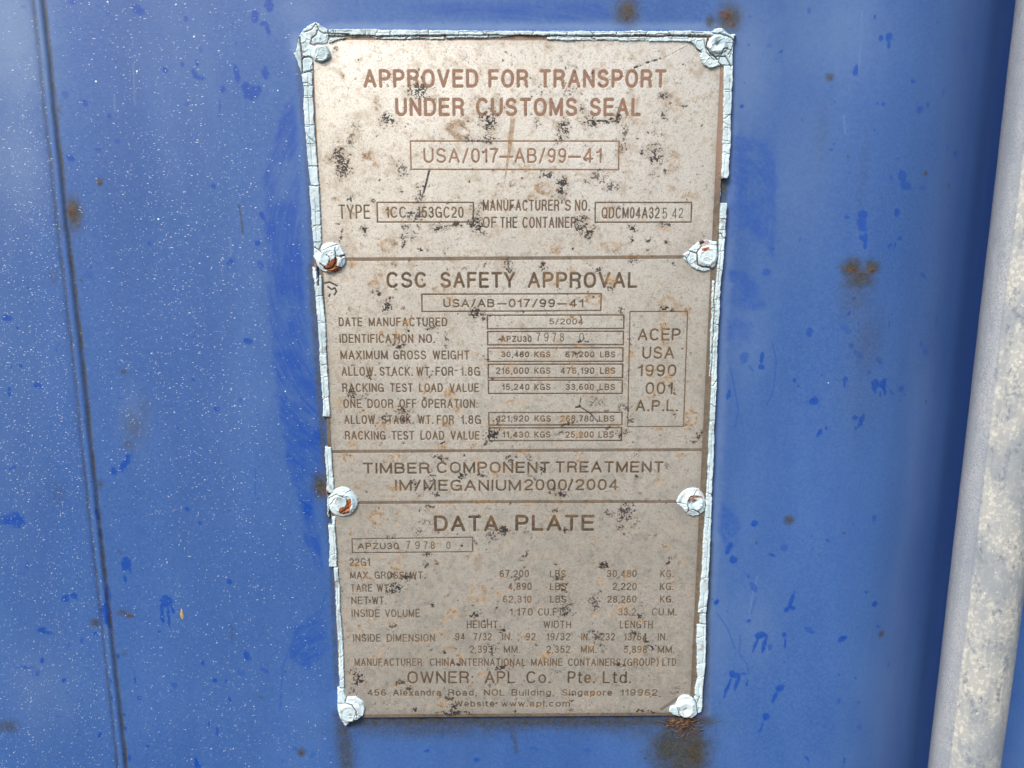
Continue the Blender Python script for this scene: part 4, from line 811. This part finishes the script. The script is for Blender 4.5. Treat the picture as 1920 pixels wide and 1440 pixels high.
for pts, hw in (([(571, 60), (583, 56), (592, 45)], .08), ([(592, 45), (597, 54), (592, 66), (584, 72), (582, 82)], .14), ([(598, 57), (603, 61), (615, 63), (655, 64.5)], .16), ([(615, 54), (617, 66), (615, 81)], .2), ([(582, 82), (588, 85), (596, 82), (604, 83), (613, 82), (622, 83)], .22),
                ([(562, 70), (564, 84), (566, 100), (567, 135)], .2), ([(566, 112), (570, 107), (578, 106), (585, 109), (589, 117)], .22), ([(560, 136), (567, 138), (574, 134), (588, 131)], .16), ([(618, 67), (628, 68.5), (650, 68.5)], .16),
                ([(1312, 68), (1330, 68), (1327, 76), (1324, 88), (1330, 97), (1340, 106), (1345, 112)], .3), ([(1332, 57), (1338, 63), (1350, 63), (1366, 69), (1375, 75), (1376, 90)], .16), ([(1330, 103), (1340, 106), (1360, 106), (1366, 116), (1371, 125)], .18), ([(1349, 107), (1348, 118), (1352, 122)], .18), ([(1320, 72), (1322, 86), (1326, 100), (1340, 113)], .14),
                ([(1352, 103), (1356, 93), (1362, 91), (1371, 95), (1365, 103)], .1), ([(1375, 75), (1372, 95), (1368, 108)], .08), ([(1298, 85), (1306, 92), (1315, 99)], .16),
                ([(587, 463), (600, 470), (604, 474)], .16), ([(604, 456), (598, 469)], .16), ([(629, 465), (630, 480), (637, 481), (650, 478)], .16), ([(613, 478), (620, 484), (618, 492)], .12), ([(602, 495), (612, 505), (625, 502), (631, 492), (630, 482)], .22), ([(631, 500), (641, 503)], .14), ([(596, 503), (597, 535)], .35), ([(605, 470), (622, 462), (634, 458)], .08),
                ([(1291, 470), (1305, 475), (1307, 473), (1315, 462)], .2), ([(1306, 474), (1307, 485), (1309, 497), (1318, 501), (1330, 501), (1335, 506)], .26), ([(1282, 480), (1287, 485), (1292, 497)], .12), ([(1295, 470), (1287, 486)], .06), ([(1333, 458), (1338, 460), (1346, 460)], .06),
                ([(617, 935), (626, 929), (632, 926), (645, 932)], .14), ([(620, 946), (630, 932)], .1), ([(650, 935), (655, 950), (640, 962)], .1), ([(649, 924), (660, 918)], .07), ([(1290, 938), (1289, 948), (1292, 958)], .16), ([(1297, 954), (1306, 958), (1316, 966)], .2), ([(1270, 943), (1288, 945)], .1), ([(1306, 920), (1300, 928), (1292, 932)], .14),
                ([(651, 1305), (647, 1318), (632, 1320)], .16), ([(648, 1318), (660, 1320), (668, 1330), (670, 1340)], .2), ([(668, 1332), (664, 1350)], .1), ([(1300, 1308), (1306, 1320), (1308, 1338)], .18), ([(1312, 1305), (1306, 1320)], .14), ([(1270, 1325), (1273, 1338), (1280, 1344)], .16), ([(1272, 1324), (1275, 1332)], .12)):
    C((pts, hw, 1.0))
carve = S.z()
for pts, hw, amp in cracks:
    Q = [mm(x, y, .6) for x, y in pts]; out = [Q[0]]
    for a, b in zip(Q[:-1], Q[1:]):
        n = max(1, int(math.hypot(b[0]-a[0], b[1]-a[1])/.9))
        for i in range(1, n+1):
            f = i/n; jj = .16 if i < n else 0
            out.append((a[0]+(b[0]-a[0])*f+rng.uniform(-jj, jj), a[1]+(b[1]-a[1])*f+rng.uniform(-jj, jj)))
    line(S, crack_shade, out, hw, .24, amp); line(S, carve, out, hw*1.4, .5, amp)
# rust on the rivets
def srp(pts, amp=1.0):
    Q = [mm(x, y, 1.0) for x, y in pts]; xs = [q[0] for q in Q]; ys = [q[1] for q in Q]
    W = S.win(min(xs)-1, max(xs)+1, min(ys)-1, max(ys)+1)
    srust[W] = np.maximum(srust[W], amp*sst(poly_sdf(S.U[W]+.7*(sn1[W]-.5), S.V[W]+.7*(snh[W]-.5), Q), -.12, .25))
srp([(605, 502), (612, 497), (619, 488), (630, 481), (634, 488), (633, 500), (642, 503), (630, 511), (615, 509)]); srp([(586, 480), (592, 486), (596, 500), (588, 503), (586, 495)], .9); srp([(636, 480), (650, 475), (649, 479), (640, 484)], .8)
srp([(1313, 465), (1330, 462), (1330, 466), (1323, 472), (1315, 470)]); srp([(1318, 449), (1328, 448), (1331, 460), (1315, 463)], .55); srp([(1302, 489), (1307, 492), (1307, 498), (1301, 494)], .6)
srp([(651, 936), (658, 934), (660, 946), (654, 962), (644, 965), (636, 960), (637, 951), (648, 948)]); srp([(611, 918), (616, 922), (615, 936), (611, 935)], .9)
srp([(1289, 938), (1292, 930), (1302, 927), (1315, 929), (1320, 935), (1312, 933), (1303, 933), (1296, 938), (1293, 945)], .9); srp([(1306, 914), (1322, 918), (1321, 932), (1308, 926)], .35); srp([(1324, 70), (1331, 69), (1330, 77), (1324, 73)], .8)
srp([(705, 66), (712, 70), (712, 74), (706, 74)], .5); srp([(690, 63), (694, 62), (697, 72), (692, 74)], .5)
for x, y, r_, a_ in ((1302, 940, 4.2, 1.0),):
    cx, cy = mm(x, y, 1.0); crack_shade = np.maximum(crack_shade, sst(-np.hypot(S.U-cx, S.V-cy), -1.15, -.6)*a_)
cx, cy = mm(1345, 82, 1.0); sdirt = np.maximum(sdirt, .7*np.exp(-(np.hypot(S.U-cx, S.V-cy)/.9)**2)); crack_shade = np.maximum(crack_shade, .7*sst(-np.hypot((S.U-cx)*2.2, (S.V-cy-.4)), -.9, -.2))
cx, cy = mm(1285, 1330, 1.0); sdirt = np.maximum(sdirt, .75*np.exp(-(np.hypot(S.U-cx, S.V-cy)/.8)**2))
pts = [mm(x, y, .4) for x, y in ((1309, 452), (1318, 447), (1321, 455), (1312, 461))]; crack_shade = np.maximum(crack_shade, sst(poly_sdf(S.U, S.V, pts), -.1, .3))
pts = [mm(x, y, .4) for x, y in ((556, 66), (561, 68), (561, 74), (557, 73))]; crack_shade = np.maximum(crack_shade, .9*sst(poly_sdf(S.U, S.V, pts), -.1, .3))
sdirt = np.maximum(sdirt, .35*sst(sn2, .5, .8)*snh)
ridge = np.abs(fbm(S.U, S.V, 3.2, 5, 2)-.5)
Hs = TOPH+np.where(TOPH > -.2, .34*(sn2-.5)+.16*(sn1-.5)+.25*sst(-ridge, -.05, 0)*(sid > 10)-.75*carve-.25*srust*sn1, 0)
crack_shade = np.clip(np.maximum(crack_shade, .85*(1-sst(SD, .0, .30))*np.clip(sn1*2.4-.35, 0, 1)), 0, 1)  # sealant rims darkened in colour: painted contact shadow together with edge dirt
sdirt = np.maximum(sdirt, .55*sst(snv, .52, .75)*sst(sn1, .4, .7))
okv = TOPH > -1.95
okf = (okv[:-1, :-1].astype(int)+okv[1:, :-1]+okv[:-1, 1:]+okv[1:, 1:]) >= 2
sf = np.maximum(np.maximum(sid[:-1, :-1], sid[1:, :-1]), np.maximum(sid[:-1, 1:], sid[1:, 1:]))
satt = {'wear': (crack_shade, np.clip(srust, 0, 1), np.clip(tone, 0, 1), np.clip(sdirt, 0, 1))}
SL = {1: 'long cracked pale blue sealant strip down the left edge, missing in one stretch', 2: 'cracked pale blue sealant strip along the top edge', 3: 'narrow cracked pale blue sealant strip down the right edge'}
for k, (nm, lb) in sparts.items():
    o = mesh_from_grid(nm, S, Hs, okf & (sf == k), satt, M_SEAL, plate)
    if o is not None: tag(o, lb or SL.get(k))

# ------------------------------------------------------------------ galvanised lock rod
rv, rf = [], []
NA, vsr = 160, np.arange(-260, 621, 2.0)
for j, v in enumerate(vsr):
    for i in range(NA):
        t = 2*math.pi*i/NA; n_ = .10*math.sin(v*.05+3*t)+.06*math.sin(v*.21+t*5)
        # a shallow weld seam along the side facing the plate
        dth = (t-math.radians(215)); r = RR+n_*.5+.35*math.exp(-(dth/.035)**2)-.18*math.exp(-((dth-.09)/.04)**2)
        rv.append(world(ru+r*math.cos(t), v, rh-r*math.sin(t)))
for j in range(len(vsr)-1):
    for i in range(NA):
        a, b = j*NA+i, j*NA+(i+1) % NA; rf.append((a, b, b+NA, a+NA))
rod = mesh_raw('lock_rod', rv, rf, M_ROD)
tag(rod, 'upright galvanised steel lock rod with mottled grey and cream zinc, right of the plate', 'lock rod')

# ------------------------------------------------------------------ dry fibres below the bottom right rivet
bm_v, bm_f = [], []
def tube(pts, r0, r1, n=5):
    b = len(bm_v)
    for i, p in enumerate(pts):
        r = r0+(r1-r0)*i/(len(pts)-1)
        q = pts[min(i+1, len(pts)-1)]; o_ = pts[max(i-1, 0)]
        tx, ty = q[0]-o_[0], q[1]-o_[1]; L = math.hypot(tx, ty) or 1; nx_, ny_ = -ty/L, tx/L
        for k in range(n):
            t = 2*math.pi*k/n; bm_v.append(world(p[0]+nx_*r*math.cos(t), p[1]+ny_*r*math.cos(t), p[2]+r*math.sin(t)))
    for i in range(len(pts)-1):
        for k in range(n):
            a, c = b+i*n+k, b+i*n+(k+1) % n; bm_f.append((a, c, c+n, a+n))
for i in range(170):
    x = rng.normal(1280, 15); y = 1348+abs(rng.normal(0, 11)); u, v = mm(x, y, 0); a = rng.uniform(-.9, .9)+(math.pi if rng.rand() < .5 else 0)
    p = [(u, v, DOORH+rng.uniform(.1, 1.7))]; ln = rng.uniform(2, 7); cv_ = rng.uniform(-.35, .35)
    for k in range(7):
        a += cv_+rng.uniform(-.15, .15)
        p.append((p[-1][0]+ln/7*math.cos(a), p[-1][1]+ln/7*math.sin(a)*.7, max(DOORH+.05, p[-1][2]+rng.uniform(-.25, .2))))
    tube(p, rng.uniform(.12, .24), .06)
fib = mesh_raw('dry_fibre_clump', bm_v, bm_f, mat_flat('dry_fibre', (0.06, 0.035, 0.02), .8, (0.18, 0.11, 0.065), 500))
tag(fib, 'small tangled clump of dry brown fibres under the bottom right rivet', 'fibre clump')
